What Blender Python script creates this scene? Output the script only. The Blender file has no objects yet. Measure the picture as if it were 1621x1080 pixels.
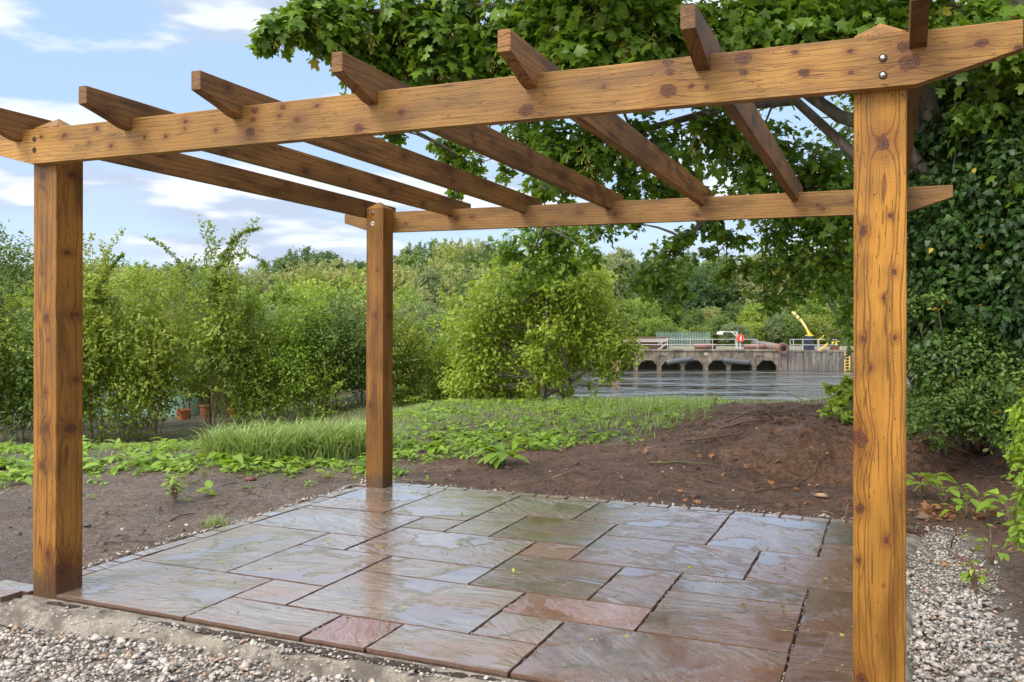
import bpy, math, random
import numpy as np
from mathutils import Matrix, Vector
from mathutils.geometry import tessellate_polygon
SC = bpy.context.scene
R = math.radians

# ------------------------------------------------------------------ camera, sky, sun
CAMP = (3.6966, -2.9178, 1.2652); YAW = 0.4036; FPX = 1390.58; HY = 512.05; CXP = 810.5
cd = bpy.data.cameras.new('camera'); cam = bpy.data.objects.new('camera', cd)
SC.collection.objects.link(cam); SC.camera = cam
cd.sensor_width = 36; cd.lens = 36*FPX/1621; cd.shift_y = (HY-540)/1621
cd.clip_start = .05; cd.clip_end = 3000
cam.matrix_world = Matrix.Translation(CAMP) @ Matrix.Rotation(YAW, 4, 'Z') @ Matrix.Rotation(R(90), 4, 'X') @ Matrix.Rotation(.0018, 4, 'Z')

SUN_DIR = Vector((-.34, -.74, .78)).normalized()
SUN_E = math.asin(SUN_DIR.z); SUN_A = math.atan2(SUN_DIR.x, SUN_DIR.y)
w = bpy.data.worlds.new('World'); SC.world = w; w.use_nodes = True
nt = w.node_tree; N = nt.nodes; L = nt.links
for n in list(N): N.remove(n)
wo = N.new('ShaderNodeOutputWorld'); bg = N.new('ShaderNodeBackground'); L.new(bg.outputs[0], wo.inputs[0])
sky = N.new('ShaderNodeTexSky'); sky.sky_type = 'NISHITA'; sky.sun_disc = False
sky.sun_elevation = SUN_E; sky.sun_rotation = SUN_A; sky.air_density = 1.0; sky.dust_density = 1.2; sky.ozone_density = 1.6
bg.inputs[1].default_value = 0.13
def wmath(op, a, b=None, c=None, clamp=False):
    n = N.new('ShaderNodeMath'); n.operation = op; n.use_clamp = clamp
    for i, v in enumerate((a, b, c)):
        if v is None: continue
        if isinstance(v, (int, float)): n.inputs[i].default_value = v
        else: L.new(v, n.inputs[i])
    return n.outputs[0]
tc = N.new('ShaderNodeTexCoord'); sep = N.new('ShaderNodeSeparateXYZ'); L.new(tc.outputs['Generated'], sep.inputs[0])
def cloud_noise(dz, scale, zs, detail, seed):
    cx = N.new('ShaderNodeCombineXYZ')
    L.new(sep.outputs[0], cx.inputs[0]); L.new(sep.outputs[1], cx.inputs[1])
    L.new(wmath('MULTIPLY_ADD', sep.outputs[2], zs, dz), cx.inputs[2])
    mp = N.new('ShaderNodeMapping'); mp.inputs[1].default_value = (seed, seed*.7, seed*.3); L.new(cx.outputs[0], mp.inputs[0])
    no = N.new('ShaderNodeTexNoise'); no.inputs['Scale'].default_value = scale; no.inputs['Detail'].default_value = detail
    no.inputs['Roughness'].default_value = .52; L.new(mp.outputs[0], no.inputs['Vector'])
    return no.outputs[0]
def wramp(x, lo, hi):
    n = N.new('ShaderNodeMapRange'); n.interpolation_type = 'SMOOTHSTEP'
    L.new(x, n.inputs[0]); n.inputs[1].default_value = lo; n.inputs[2].default_value = hi
    return n.outputs[0]
def wmix(f, a, b):
    n = N.new('ShaderNodeMix'); n.data_type = 'RGBA'
    if isinstance(f, float): n.inputs[0].default_value = f
    else: L.new(f, n.inputs[0])
    for i, v in ((6, a), (7, b)):
        if isinstance(v, tuple): n.inputs[i].default_value = (*v, 1)
        else: L.new(v, n.inputs[i])
    return n.outputs[2]
c1 = cloud_noise(0, 4.2, 4.0, 8, 6.3)
c1b = cloud_noise(.12, 4.2, 4.0, 3, 6.3)
# cover rises towards the horizon and overhead
low = wramp(sep.outputs[2], .28, .02)
thr = wmath('MULTIPLY_ADD', wmath('MULTIPLY', wramp(sep.outputs[2], .24, .36), wramp(sep.outputs[2], .62, .45)), .10, wmath('MULTIPLY', low, .09)); thr = wmath('ADD', thr, wmath('MULTIPLY', wramp(sep.outputs[2], .3, .75), .12))
dens = wramp(wmath('ADD', c1, thr), .50, .62)
lit = wramp(wmath('SUBTRACT', c1, c1b), -.04, .07)
ccol = wmix(lit, (3.5, 4.1, 5.2), (6.0, 6.25, 6.6))
skyc = wmix(.62, sky.outputs[0], (3.65, 5.05, 7.1))
hz = wramp(sep.outputs[2], .16, -.02)
skyc = wmix(wmath('MULTIPLY', hz, .55), skyc, (5.4, 6.1, 7.2))
st = cloud_noise(0, 1.6, 16, 3, 9.4)
strat = wmath('MULTIPLY', wmath('MULTIPLY', wramp(st, .42, .58), low), .8)
skyc = wmix(strat, skyc, (3.9, 4.55, 5.8))
fin = wmix(wmath('MULTIPLY', dens, .9), skyc, ccol)
# added fill: sky brightened around the sun and overhead, out of view
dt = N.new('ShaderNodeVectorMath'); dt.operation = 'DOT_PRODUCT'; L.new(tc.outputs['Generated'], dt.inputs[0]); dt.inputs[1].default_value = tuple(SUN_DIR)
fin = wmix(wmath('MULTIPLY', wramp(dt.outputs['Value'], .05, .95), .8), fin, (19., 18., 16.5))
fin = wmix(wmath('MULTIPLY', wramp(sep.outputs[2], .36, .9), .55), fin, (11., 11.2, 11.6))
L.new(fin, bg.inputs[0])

sd = bpy.data.lights.new('sun', 'SUN'); sd.energy = 2.2; sd.angle = R(26); sd.color = (1, .95, .87)
so = bpy.data.objects.new('sun', sd); SC.collection.objects.link(so)
so.rotation_euler = SUN_DIR.to_track_quat('Z', 'Y').to_euler()
SC.view_settings.view_transform = 'Standard'; SC.view_settings.look = 'None'
SC.view_settings.gamma = 1; SC.view_settings.use_curve_mapping = False
SC.view_settings.exposure = 0.42
SC.cycles.max_bounces = 8; SC.cycles.transparent_max_bounces = 8

# ------------------------------------------------------------------ helpers
cY, sY_ = math.cos(YAW), math.sin(YAW)
def spot(px, d, py=None, z=0.):
    """world point at depth d in the direction of photograph column px"""
    l = (px-CXP)/FPX*d
    zz = CAMP[2]-(py-HY)/FPX*d if py is not None else z
    return Vector((CAMP[0]+cY*l-sY_*d, CAMP[1]+sY_*l+cY*d, zz))
def dl(x, y):
    dx = x-CAMP[0]; dy = y-CAMP[1]
    return -sY_*dx+cY*dy, cY*dx+sY_*dy
def tag(o, label=None, cat=None, group=None, kind=None):
    if label: o['label'] = label
    if cat: o['category'] = cat
    if group: o['group'] = group
    if kind: o['kind'] = kind
    return o
def empty(name, loc, rz=0, sc=1):
    o = bpy.data.objects.new(name, None); SC.collection.objects.link(o)
    o.location = loc; o.rotation_euler = (0, 0, rz); o.scale = (sc, sc, sc); o.empty_display_size = .1
    return o
def copy_tree(o, parent=None):
    c = o.copy(); SC.collection.objects.link(c); c.parent = parent
    for ch in list(o.children): copy_tree(ch, c)
    return c
def ss(x, a, b):
    t = np.clip((x-a)/(b-a), 0, 1); return t*t*(3-2*t)
def vnoise(x, y, s=0):
    xi = np.floor(x).astype(np.int64); yi = np.floor(y).astype(np.int64)
    xf = x-xi; yf = y-yi; u = xf*xf*(3-2*xf); v = yf*yf*(3-2*yf)
    def h(a, b):
        n = (a*374761393+b*668265263+s*1442695041) & 0xffffffff
        n = ((n ^ (n >> 13))*1274126177) & 0xffffffff
        return ((n ^ (n >> 16)) & 0xffff)/65535.
    return (h(xi, yi)*(1-u)+h(xi+1, yi)*u)*(1-v)+(h(xi, yi+1)*(1-u)+h(xi+1, yi+1)*u)*v
def fbm(x, y, s=0, o=4):
    r = 0; a = .5; t = 0
    for i in range(o):
        r = r+a*vnoise(x*2**i+17.3*i, y*2**i-9.1*i, s+i); t += a; a *= .5
    return r/t
def mesh_np(name, V, F, mat, parent=None, smooth=False, attrs=None):
    """V (n,3); F (m,k) all same k, or list of polygons"""
    me = bpy.data.meshes.new(name)
    if isinstance(F, np.ndarray):
        m, k = F.shape
        me.vertices.add(len(V)); me.vertices.foreach_set('co', np.asarray(V, np.float32).ravel())
        me.loops.add(m*k); me.loops.foreach_set('vertex_index', F.astype(np.int32).ravel())
        me.polygons.add(m); me.polygons.foreach_set('loop_start', np.arange(0, m*k, k, dtype=np.int32))
        me.update(calc_edges=True)
    else:
        me.from_pydata([tuple(map(float, v)) for v in V], [], [tuple(f) for f in F])
    if smooth: me.polygons.foreach_set('use_smooth', np.ones(len(me.polygons), bool))
    for an, (ty, dat) in (attrs or {}).items():
        a = me.attributes.new(an, ty, 'POINT')
        a.data.foreach_set('value' if ty == 'FLOAT' else 'vector', np.asarray(dat, np.float32).ravel())
    me.validate(); me.update()
    me.materials.append(mat)
    o = bpy.data.objects.new(name, me); SC.collection.objects.link(o)
    if parent: o.parent = parent
    return o
class MB:
    """collects solids, builds ONE mesh object"""
    def __init__(s): s.v = []; s.f = []
    def add(s, V, F):
        n = len(s.v); s.v += [tuple(v) for v in V]; s.f += [tuple(i+n for i in f) for f in F]; return s
    def box(s, c, d, rz=0, rx=0, ry=0):
        M = Matrix.Rotation(rz, 3, 'Z') @ Matrix.Rotation(ry, 3, 'Y') @ Matrix.Rotation(rx, 3, 'X')
        V = []
        for k in (-.5, .5):
            for i, j in ((-.5, -.5), (.5, -.5), (.5, .5), (-.5, .5)):
                V.append(Vector(c)+M @ Vector((i*d[0], j*d[1], k*d[2])))
        return s.add(V, [(3, 2, 1, 0), (4, 5, 6, 7), (0, 1, 5, 4), (1, 2, 6, 5), (2, 3, 7, 6), (3, 0, 4, 7)])
    def bar(s, a, b, w, h=None):
        a = Vector(a); b = Vector(b); h = h or w; t = (b-a).normalized()
        up = Vector((0, 0, 1)) if abs(t.z) < .95 else Vector((0, 1, 0))
        x = t.cross(up).normalized(); y = x.cross(t)
        V = [p+x*(i*w/2)+y*(j*h/2) for p in (a, b) for i, j in ((-1, -1), (1, -1), (1, 1), (-1, 1))]
        return s.add(V, [(0, 1, 2, 3), (7, 6, 5, 4), (1, 0, 4, 5), (2, 1, 5, 6), (3, 2, 6, 7), (0, 3, 7, 4)])
    def tube(s, pts, rad, n=8, cap=True):
        pts = [Vector(p) for p in pts]
        if not isinstance(rad, (list, tuple)): rad = [rad]*len(pts)
        V = []; F = []; x = None
        for i, p in enumerate(pts):
            t = (pts[min(i+1, len(pts)-1)]-pts[max(i-1, 0)]).normalized()
            if x is None:
                x = t.cross(Vector((0, 0, 1)) if abs(t.z) < .9 else Vector((1, 0, 0))).normalized()
            else: x = (x-t*x.dot(t)).normalized()
            y = t.cross(x)
            for k in range(n):
                a = 2*math.pi*k/n; V.append(p+(x*math.cos(a)+y*math.sin(a))*rad[i])
        for i in range(len(pts)-1):
            for k in range(n):
                a = i*n+k; b = i*n+(k+1) % n; F.append((a, b, b+n, a+n))
        if cap: F += [tuple(reversed(range(n))), tuple(range((len(pts)-1)*n, len(pts)*n))]
        return s.add(V, F)
    def lathe(s, c, prof, n=20, axis='Z'):
        V = []; F = []
        for r, z in prof:
            for k in range(n):
                a = 2*math.pi*k/n; p = (r*math.cos(a), r*math.sin(a), z)
                if axis == 'Y': p = (p[0], p[2], p[1])
                if axis == 'X': p = (p[2], p[0], p[1])
                V.append(Vector(c)+Vector(p))
        for i in range(len(prof)-1):
            for k in range(n):
                a = i*n+k; b = i*n+(k+1) % n; F.append((a, b, b+n, a+n))
        F += [tuple(reversed(range(n))), tuple(range((len(prof)-1)*n, len(prof)*n))]
        return s.add(V, F)
    def build(s, name, mat, parent=None, smooth=False, attrs=None):
        return mesh_np(name, s.v, s.f, mat, parent, smooth, attrs)

# ------------------------------------------------------------------ material kit
class NG:
    def __init__(s, name):
        s.m = bpy.data.materials.new(name); s.m.use_nodes = True; s.t = s.m.node_tree
        for n in list(s.t.nodes): s.t.nodes.remove(n)
        s.out = s.t.nodes.new('ShaderNodeOutputMaterial')
    def n(s, ty, **k):
        n = s.t.nodes.new(ty)
        for a, b in k.items(): setattr(n, a, b)
        return n
    def set(s, sock, v):
        if v is None: return
        if hasattr(v, 'links'): s.t.links.new(v, sock)
        elif isinstance(v, (tuple, list)) and len(v) == 3 and sock.type == 'RGBA': sock.default_value = (*v, 1)
        else: sock.default_value = v
    def math(s, op, a, b=None, c=None, clamp=False):
        n = s.n('ShaderNodeMath', operation=op, use_clamp=clamp)
        for i, v in enumerate((a, b, c)): s.set(n.inputs[i], v)
        return n.outputs[0]
    def vmath(s, op, a, b=None, out=0):
        n = s.n('ShaderNodeVectorMath', operation=op); s.set(n.inputs[0], a); s.set(n.inputs[1], b); return n.outputs[out]
    def attr(s, name, vec=False):
        n = s.n('ShaderNodeAttribute', attribute_name=name); return n.outputs['Vector'] if vec else n.outputs['Fac']
    def obj(s): return s.n('ShaderNodeTexCoord').outputs['Object']
    def pos(s): return s.n('ShaderNodeNewGeometry').outputs['Position']
    def mapv(s, v, loc=(0, 0, 0), rot=(0, 0, 0), sc=(1, 1, 1)):
        n = s.n('ShaderNodeMapping'); s.set(n.inputs[0], v)
        n.inputs[1].default_value = loc; n.inputs[2].default_value = rot; n.inputs[3].default_value = sc; return n.outputs[0]
    def noise(s, v, sc, det=4, rough=.55, dist=0, col=False):
        n = s.n('ShaderNodeTexNoise'); s.set(n.inputs['Vector'], v); n.inputs['Scale'].default_value = sc
        n.inputs['Detail'].default_value = det; n.inputs['Roughness'].default_value = rough; n.inputs['Distortion'].default_value = dist
        return n.outputs[1 if col else 0]
    def voro(s, v, sc, feat='F1', out=0, rnd=1):
        n = s.n('ShaderNodeTexVoronoi', feature=feat); s.set(n.inputs['Vector'], v); n.inputs['Scale'].default_value = sc
        n.inputs['Randomness'].default_value = rnd
        return n.outputs[out]
    def ramp(s, x, a, b, lo=0., hi=1.):
        n = s.n('ShaderNodeMapRange', interpolation_type='SMOOTHSTEP'); s.set(n.inputs[0], x)
        n.inputs[1].default_value = a; n.inputs[2].default_value = b; n.inputs[3].default_value = lo; n.inputs[4].default_value = hi
        return n.outputs[0]
    def mix(s, f, a, b, bt='MIX'):
        n = s.n('ShaderNodeMix', data_type='RGBA', blend_type=bt); s.set(n.inputs[0], f)
        s.set(n.inputs[6], a); s.set(n.inputs[7], b); return n.outputs[2]
    def bump(s, h, st=.5, dist=.01, nrm=None):
        n = s.n('ShaderNodeBump'); s.set(n.inputs['Height'], h); n.inputs['Strength'].default_value = st
        n.inputs['Distance'].default_value = dist; s.set(n.inputs['Normal'], nrm); return n.outputs[0]
    def rand(s): return s.n('ShaderNodeObjectInfo').outputs['Random']
    def principled(s, col, rough=.5, metal=0, nrm=None, spec=None, coat=None, coatr=.1, ior=None):
        p = s.n('ShaderNodeBsdfPrincipled'); s.set(p.inputs['Base Color'], col); s.set(p.inputs['Roughness'], rough)
        s.set(p.inputs['Metallic'], metal); s.set(p.inputs['Normal'], nrm)
        if spec is not None: s.set(p.inputs['Specular IOR Level'], spec)
        if coat is not None: s.set(p.inputs['Coat Weight'], coat); s.set(p.inputs['Coat Roughness'], coatr)
        if ior is not None: p.inputs['IOR'].default_value = ior
        return p.outputs[0]
    def done(s, sh): s.t.links.new(sh, s.out.inputs[0]); return s.m

def wood_mat(name, knots, pale, dark, pith, seed, period=.0075, stain=.35, foot=False):
    """boards: attribute wc = (along, across, through) in metres; knots = [(along, across, through, radius)]"""
    g = NG(name); p = g.attr('wc', True)
    warp = g.noise(g.mapv(p, (seed, seed*.3, 0), sc=(.9, 5, 5)), 1.6, 3, .5)
    sp = g.n('ShaderNodeSeparateXYZ'); g.set(sp.inputs[0], p)
    y = g.math('SUBTRACT', sp.outputs[1], pith[0]); z = g.math('SUBTRACT', sp.outputs[2], pith[1])
    r = g.math('SQRT', g.math('ADD', g.math('MULTIPLY', y, y), g.math('MULTIPLY', z, z)))
    r = g.math('MULTIPLY_ADD', warp, .05, r)
    fine = g.noise(g.mapv(p, (seed, 0, 0), sc=(6, 60, 60)), 1.5, 3, .6)
    r = g.math('MULTIPLY_ADD', fine, .003, r)
    kmask = None; core = None
    for (a, b, c, kr) in knots:
        dv = g.vmath('MULTIPLY', g.vmath('SUBTRACT', p, (a, b, c)), (.72, 1, .45))
        d = g.math('MULTIPLY', g.vmath('LENGTH', dv, out=1), 1/kr)
        e = g.math('EXPONENT', g.math('MULTIPLY', g.math('MULTIPLY', d, d), -.28))
        r = g.math('MULTIPLY_ADD', e, kr*.8, r)
        kmask = d if kmask is None else g.math('MINIMUM', kmask, d)
    w_ = g.math('SINE', g.math('MULTIPLY', r, 2*math.pi/period))
    w2 = g.math('SINE', g.math('MULTIPLY', r, 2*math.pi/(period*2.7)))
    ring = g.ramp(g.math('MULTIPLY_ADD', w2, .55, w_), .25, 1.35)
    big = g.noise(g.mapv(p, (seed*3, 1, 0), sc=(.8, 1.6, 1.6)), 1.4, 3, .5)
    pale = g.mix(g.ramp(big, .35, .68), tuple(c*1.16 for c in pale), tuple(c*.66 for c in pale))
    col = g.mix(g.math('MULTIPLY', ring, .8), pale, tuple(c*.85 for c in dark))
    fib = g.noise(g.mapv(p, (0, seed, 0), sc=(4, 170, 170)), 1.5, 3, .65)
    col = g.mix(g.math('MULTIPLY', g.ramp(fib, .45, .8), .35), col, tuple(c*.62 for c in dark))
    blot = g.noise(g.mapv(p, (seed*2, 0, 3), sc=(1.1, 5, 5)), 2.2, 4, .6)
    col = g.mix(g.math('MULTIPLY', g.ramp(blot, .42, .72), min(1., stain*1.35)), col, tuple(c*.5 for c in dark))
    if foot: col = g.mix(g.math('MULTIPLY', g.ramp(g.math('MULTIPLY_ADD', g.noise(p, 18, 4, .6), -.16, sp.outputs[0]), .06, -.03), .72), col, (.055, .035, .022))
    # saw marks across the grain
    saw = g.math('SINE', g.math('MULTIPLY', g.math('MULTIPLY_ADD', sp.outputs[1], .35, g.math('ADD', sp.outputs[0], g.math('MULTIPLY', warp, .02))), 620.))
    col = g.mix(g.ramp(saw, .2, 1., 0, .10), col, tuple(c*.5 for c in dark))
    if kmask is not None:
        kn = g.math('MULTIPLY_ADD', g.noise(p, 45, 4, .65), 1.3, g.math('SUBTRACT', g.math('MULTIPLY_ADD', g.noise(p, 9, 2), .9, kmask), 1.1))
        halo = g.ramp(kn, 3.6, .7)
        col = g.mix(g.math('MULTIPLY', halo, .5), col, (dark[0]*.75, dark[1]*.55, dark[2]*.5))
        kc = g.ramp(kn, 1.05, .72)
        kring = g.math('SINE', g.math('MULTIPLY', kn, 26.))
        kcol = g.mix(g.ramp(kring, -.8, 1), (.12, .040, .012), (.045, .015, .006))
        col = g.mix(g.math('MULTIPLY', kc, .95), col, kcol)
        eye = g.ramp(kn, .28, .12)
        col = g.mix(g.math('MULTIPLY', eye, .5), col, (.02, .008, .006))
    # drying cracks
    cr = g.noise(g.mapv(p, (seed*5, 0, 0), sc=(1.3, 26, 26)), 2.1, 2, .5)
    crk = g.ramp(g.math('ABSOLUTE', g.math('SUBTRACT', cr, .5)), .008, .0, 0, 1)
    col = g.mix(g.math('MULTIPLY', crk, .75), col, (.03, .012, .006))
    h = g.math('ADD', g.math('MULTIPLY', ring, -.35), g.math('MULTIPLY', fib, .5))
    h = g.math('MULTIPLY_ADD', saw, .16, h); h = g.math('MULTIPLY_ADD', crk, -1.2, h)
    rough = g.ramp(blot, .3, .8, .62, .4)
    return g.done(g.principled(col, rough, nrm=g.bump(h, .55, .0012), spec=.35))

def leaf_mat(name, dark, bright, trans=.3, rough=.42, yellow=0.05, hue=.12):
    g = NG(name); t = g.attr('tint'); rd = g.rand()
    col = g.mix(t, dark, bright)
    col = g.mix(g.math('MULTIPLY', g.ramp(rd, .45, 1), hue*2), col, (bright[0]*1.25, bright[1]*.98, bright[2]*.6))
    col = g.mix(g.math('MULTIPLY', g.ramp(rd, .5, 0), hue*2), col, (dark[0]*.75, dark[1]*.95, dark[2]*1.3))
    if yellow: col = g.mix(g.ramp(t, .985, .99), col, (.42, .30, .03))
    p = g.principled(col, rough, spec=.4)
    tr = g.n('ShaderNodeBsdfTranslucent'); g.set(tr.inputs[0], g.mix(.5, col, (bright[0]*1.6, bright[1]*1.35, bright[2]*.5)))
    mx = g.n('ShaderNodeMixShader'); mx.inputs[0].default_value = trans
    g.t.links.new(p, mx.inputs[1]); g.t.links.new(tr.outputs[0], mx.inputs[2])
    return g.done(mx.outputs[0])
def bark_mat(name, a, b, sc=14):
    g = NG(name); p = g.pos(); n = g.noise(g.mapv(p, sc=(1, 1, .25)), sc, 5, .65); m = g.noise(p, 3, 3)
    col = g.mix(g.ramp(n, .35, .65), a, b); col = g.mix(g.math('MULTIPLY', g.ramp(m, .5, .75), .5), col, (.05, .07, .03))
    return g.done(g.principled(col, .85, nrm=g.bump(n, .8, .02)))
def plain(name, col, rough=.6, metal=0, var=.25, sc=6, rust=None, spec=.5, bmp=.15):
    g = NG(name); p = g.pos(); n = g.noise(p, sc, 5, .6)
    c = g.mix(g.math('MULTIPLY', g.ramp(n, .4, .7), var), col, tuple(x*.45 for x in col))
    if rust: c = g.mix(g.ramp(g.noise(p, sc*.6, 5, .7), .5, .62), c, rust)
    return g.done(g.principled(c, rough, metal, nrm=g.bump(n, bmp, .01), spec=spec))

rng = np.random.default_rng(7); random.seed(7)
# ------------------------------------------------------------------ terrain
def gz(x, y):
    x = np.asarray(x, float); y = np.asarray(y, float)
    d, l = dl(x, y)
    z = -.028+.012*(fbm(x*1.3, y*1.3, 3)-.5)*2
    z = z-.062*ss(-y, -.05, .10)*ss(x, 4.6, 3.9)                      # gravel apron in front
    z = z-.02*ss(x, 3.8, 3.9)*ss(x, 4.7, 4.2)*ss(y, 3.2, 2.9)
    z = z+.05*ss(d, 8.2, 12.2)*ss(l, -3.2, -1)                       # weedy knoll
    z = z+.03*ss(d, 7.6, 9.6)*ss(l, -6, -3)*ss(l, 0, -2.2)
    # spoil heap
    wob = (fbm(x*1.1, y*1.1, 11)-.5)
    lm = l+wob*.8
    prof = ss(d+wob*1.6+.10*(l-3), 7.0, 8.5)*ss(d, 14, 9.8)
    z = z+(.27*ss(lm, 1.0, 2.9))*prof
    z = z+.11*ss(lm, 1.3, 2.2)*ss(d, 6.9, 7.6)*ss(d, 11, 9)*(fbm(x*2.1, y*2.1, 51, 3)-.5)*2*ss(l, 7, 5)
    z = z+.1*ss(lm, 2, 3)*ss(lm, 6, 4)*prof*(fbm(x*2.5, y*2.5, 5)-.35)
    z = z+.25*ss(l, 4, 7)*ss(d, 5.5, 9)
    # bank down to the water
    dr = np.maximum(ss(l/np.maximum(d, 1), -.17, -.02), ss(l, -13, -9)*ss(d, 30, 40))
    z = z-3.7*ss(d, 13.6, 25)*dr-1.0*ss(d, 25, 35)*dr
    z = z+(3.2*ss(d, 92, 94.5))*dr*1.0
    z = z-(1.15*ss(d, 7.8, 17.5)+.55*ss(d, 20, 30))*(1-dr)*ss(l/np.maximum(d, 1), .02, -.38)
    hill = ss(l, 8, 40)
    z = z+hill*(9.5*ss(d, 104, 165)+8*ss(d, 150, 300))+(1-hill)*4*ss(d, 130, 260)
    # small scale clods
    near = ss(d, 16, 9)
    c = fbm(x*7, y*7, 21, 4)-.5
    z = z+near*(.042*c+.075*ss(lm, 1.2, 2.2)*ss(d, 6.8, 7.5)*(fbm(x*5, y*5, 31, 5)-.5)*2)*(1-.6*ss(x, 0, -2)*ss(d, 9, 6))
    ins = ss(x, -.16, -.08)*ss(x, 3.98, 3.90)*ss(y, -.02, .03)*ss(y, 3.22, 3.14)
    z = z*(1-ins)+ins*(-.085)
    edge = ss(np.maximum(np.maximum(-.14-x, x-3.9), np.maximum(y-3.2, -y)), .35, 0)*(y > .1)
    return z+edge*.012*(1-ins)
def gz1(x, y): return float(gz(np.array([x]), np.array([y]))[0])
def axis_pts(lo, hi, st, ext, n):
    core = np.arange(lo, hi+1e-6, st); g = np.geomspace(st*1.5, ext, n)
    return np.concatenate([lo-g[::-1], core, hi+g])
gx = axis_pts(-4.2, 6.2, .028, 900, 80); gy = axis_pts(-2.2, 9.4, .028, 1100, 80)
GX, GY = np.meshgrid(gx, gy); GZ = gz(GX, GY)
nx, ny = len(gx), len(gy)
idx = np.arange(nx*ny).reshape(ny, nx)
F = np.stack([idx[:-1, :-1], idx[:-1, 1:], idx[1:, 1:], idx[1:, :-1]], -1).reshape(-1, 4)
Dg, Lg = dl(GX, GY)
def green_mask(x, y):
    d, l = dl(x, y); nz = fbm(x*.9, y*.9, 40); n2 = fbm(x*3.1, y*3.1, 44)
    g = ss(d+nz*2.2-.5*np.clip(l, 0, 2), 9.3, 10.6)*ss(l+(nz-.5)*1.2-.28*(d-8.5), 2.1, 1.2)
    # patch left of the middle post / in front of the hedge
    u = ss(np.abs(d+.30*(l+2.5)-8.1+(nz-.5)*2.4), 1.15, .45)*ss(l, -.5, -1.2)*ss(l, -9, -8)
    u2 = ss(d+.35*(l+2)+(nz-.5)*1.5, 6.6, 7.4)*ss(l, -3.2, -3.9)
    far = ss(d, 10.5, 11.5)
    return np.clip(np.maximum(np.maximum(g*(.55+.9*n2), u*(.35+1.2*n2)), np.maximum(u2, np.maximum(far*ss(l-.28*(d-8.5), 2.1, 1.2), ss(d, 60, 80)))), 0, 1)
GM = green_mask(GX, GY)
RED = ss(Lg, -1.6, -.5)*ss(GY, 2.4, 3.2)*(1-0*Dg)+ss(GX, 3.8, 4.4)*ss(GY, 2.6, 1.4)*.6
RED = RED*ss(Dg, 20, 15)
g = NG('soil_and_turf'); p = g.pos()
n1 = g.noise(p, 2.3, 6, .62); n2 = g.noise(p, 22, 6, .7); n3 = g.noise(p, 90, 4, .7); n4 = g.noise(p, .8, 3)
grey = g.mix(g.ramp(n2, .35, .7), (.092, .062, .046), (.20, .145, .112))
red = g.mix(g.ramp(n2, .35, .68), (.060, .033, .020), (.165, .086, .050))
red = g.mix(g.math('MULTIPLY', g.ramp(n1, .48, .64), .5), red, (.175, .088, .050))
soil = g.mix(g.attr('red'), grey, red)
soil = g.mix(g.math('MULTIPLY', g.ramp(g.noise(p, 1.3, 5, .6), .44, .62), .45), soil, (.035, .024, .018))
soil = g.mix(g.math('MULTIPLY', g.ramp(g.voro(p, 60), .16, .05), g.ramp(n3, .45, .7)), soil, (.28, .24, .2))
turf = g.mix(g.ramp(n2, .3, .7), (.05, .055, .028), (.11, .12, .05))
turf = g.mix(g.ramp(n4, .4, .65), turf, (.085, .066, .048))
gm = g.ramp(g.math('ADD', g.attr('green'), g.math('MULTIPLY', g.math('SUBTRACT', n2, .5), 1.6)), .5, 1.1)
col = g.mix(gm, soil, turf)
col = g.mix(g.attr('stone'), col, g.mix(g.ramp(n3, .35, .65), (.13, .115, .10), (.33, .29, .25)))
wet = g.ramp(g.math('ADD', n1, g.math('MULTIPLY', g.attr('red'), -.05)), .42, .62, .7, .36)
h = g.math('MULTIPLY_ADD', n3, .35, g.math('MULTIPLY_ADD', g.voro(g.vmath('ADD', p, g.vmath('MULTIPLY', g.noise(p, 9, 2, col=True), (.12, .12, .12))), 26), .5, n2))
ground = mesh_np('ground', np.stack([GX, GY, GZ], -1).reshape(-1, 3), F, g.done(g.principled(col, wet, nrm=g.bump(h, 1., .035), spec=.4)), None, True,
                 {'green': ('FLOAT', GM.ravel()), 'red': ('FLOAT', RED.ravel()),
                 'stone': ('FLOAT', (np.maximum(ss(GY, .02, -.08)*ss(GX, 4.5, 4.2), ss(GX, 3.6, 3.7)*ss(GX, 4.3, 4.1)*ss(GY, 3.2, 3.05)*ss(GY, -3, -2.8))).ravel())})
tag(ground, kind='structure')

# water
g = NG('river_water'); p = g.mapv(g.pos(), rot=(0, 0, -YAW))
n1 = g.noise(g.mapv(p, sc=(.9, .34, 1)), 1., 5, .62, .6); n2 = g.noise(g.mapv(p, sc=(.035, .12, 1)), 1, 4, .6)
hh = g.math('MULTIPLY', n1, g.ramp(n2, .40, .60, .16, 1.))
wm = g.done(g.principled((.05, .055, .045), .07, nrm=g.bump(hh, 1, .8), ior=2.0, spec=.9))
a, b, c, d_ = spot(-900, 12), spot(2600, 12), spot(2400, 130), spot(-1200, 130)
xs = np.linspace(-70, 110, 2); WZ = -2.95
pts = []
for (l, d) in ((-60, 12), (120, 12), (120, 81.5), (-60, 81.5)):
    pts.append((CAMP[0]+cY*l-sY_*d, CAMP[1]+sY_*l+cY*d, WZ))
water = mesh_np('water', pts, [(0, 1, 2, 3)], wm); tag(water, kind='structure')

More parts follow.
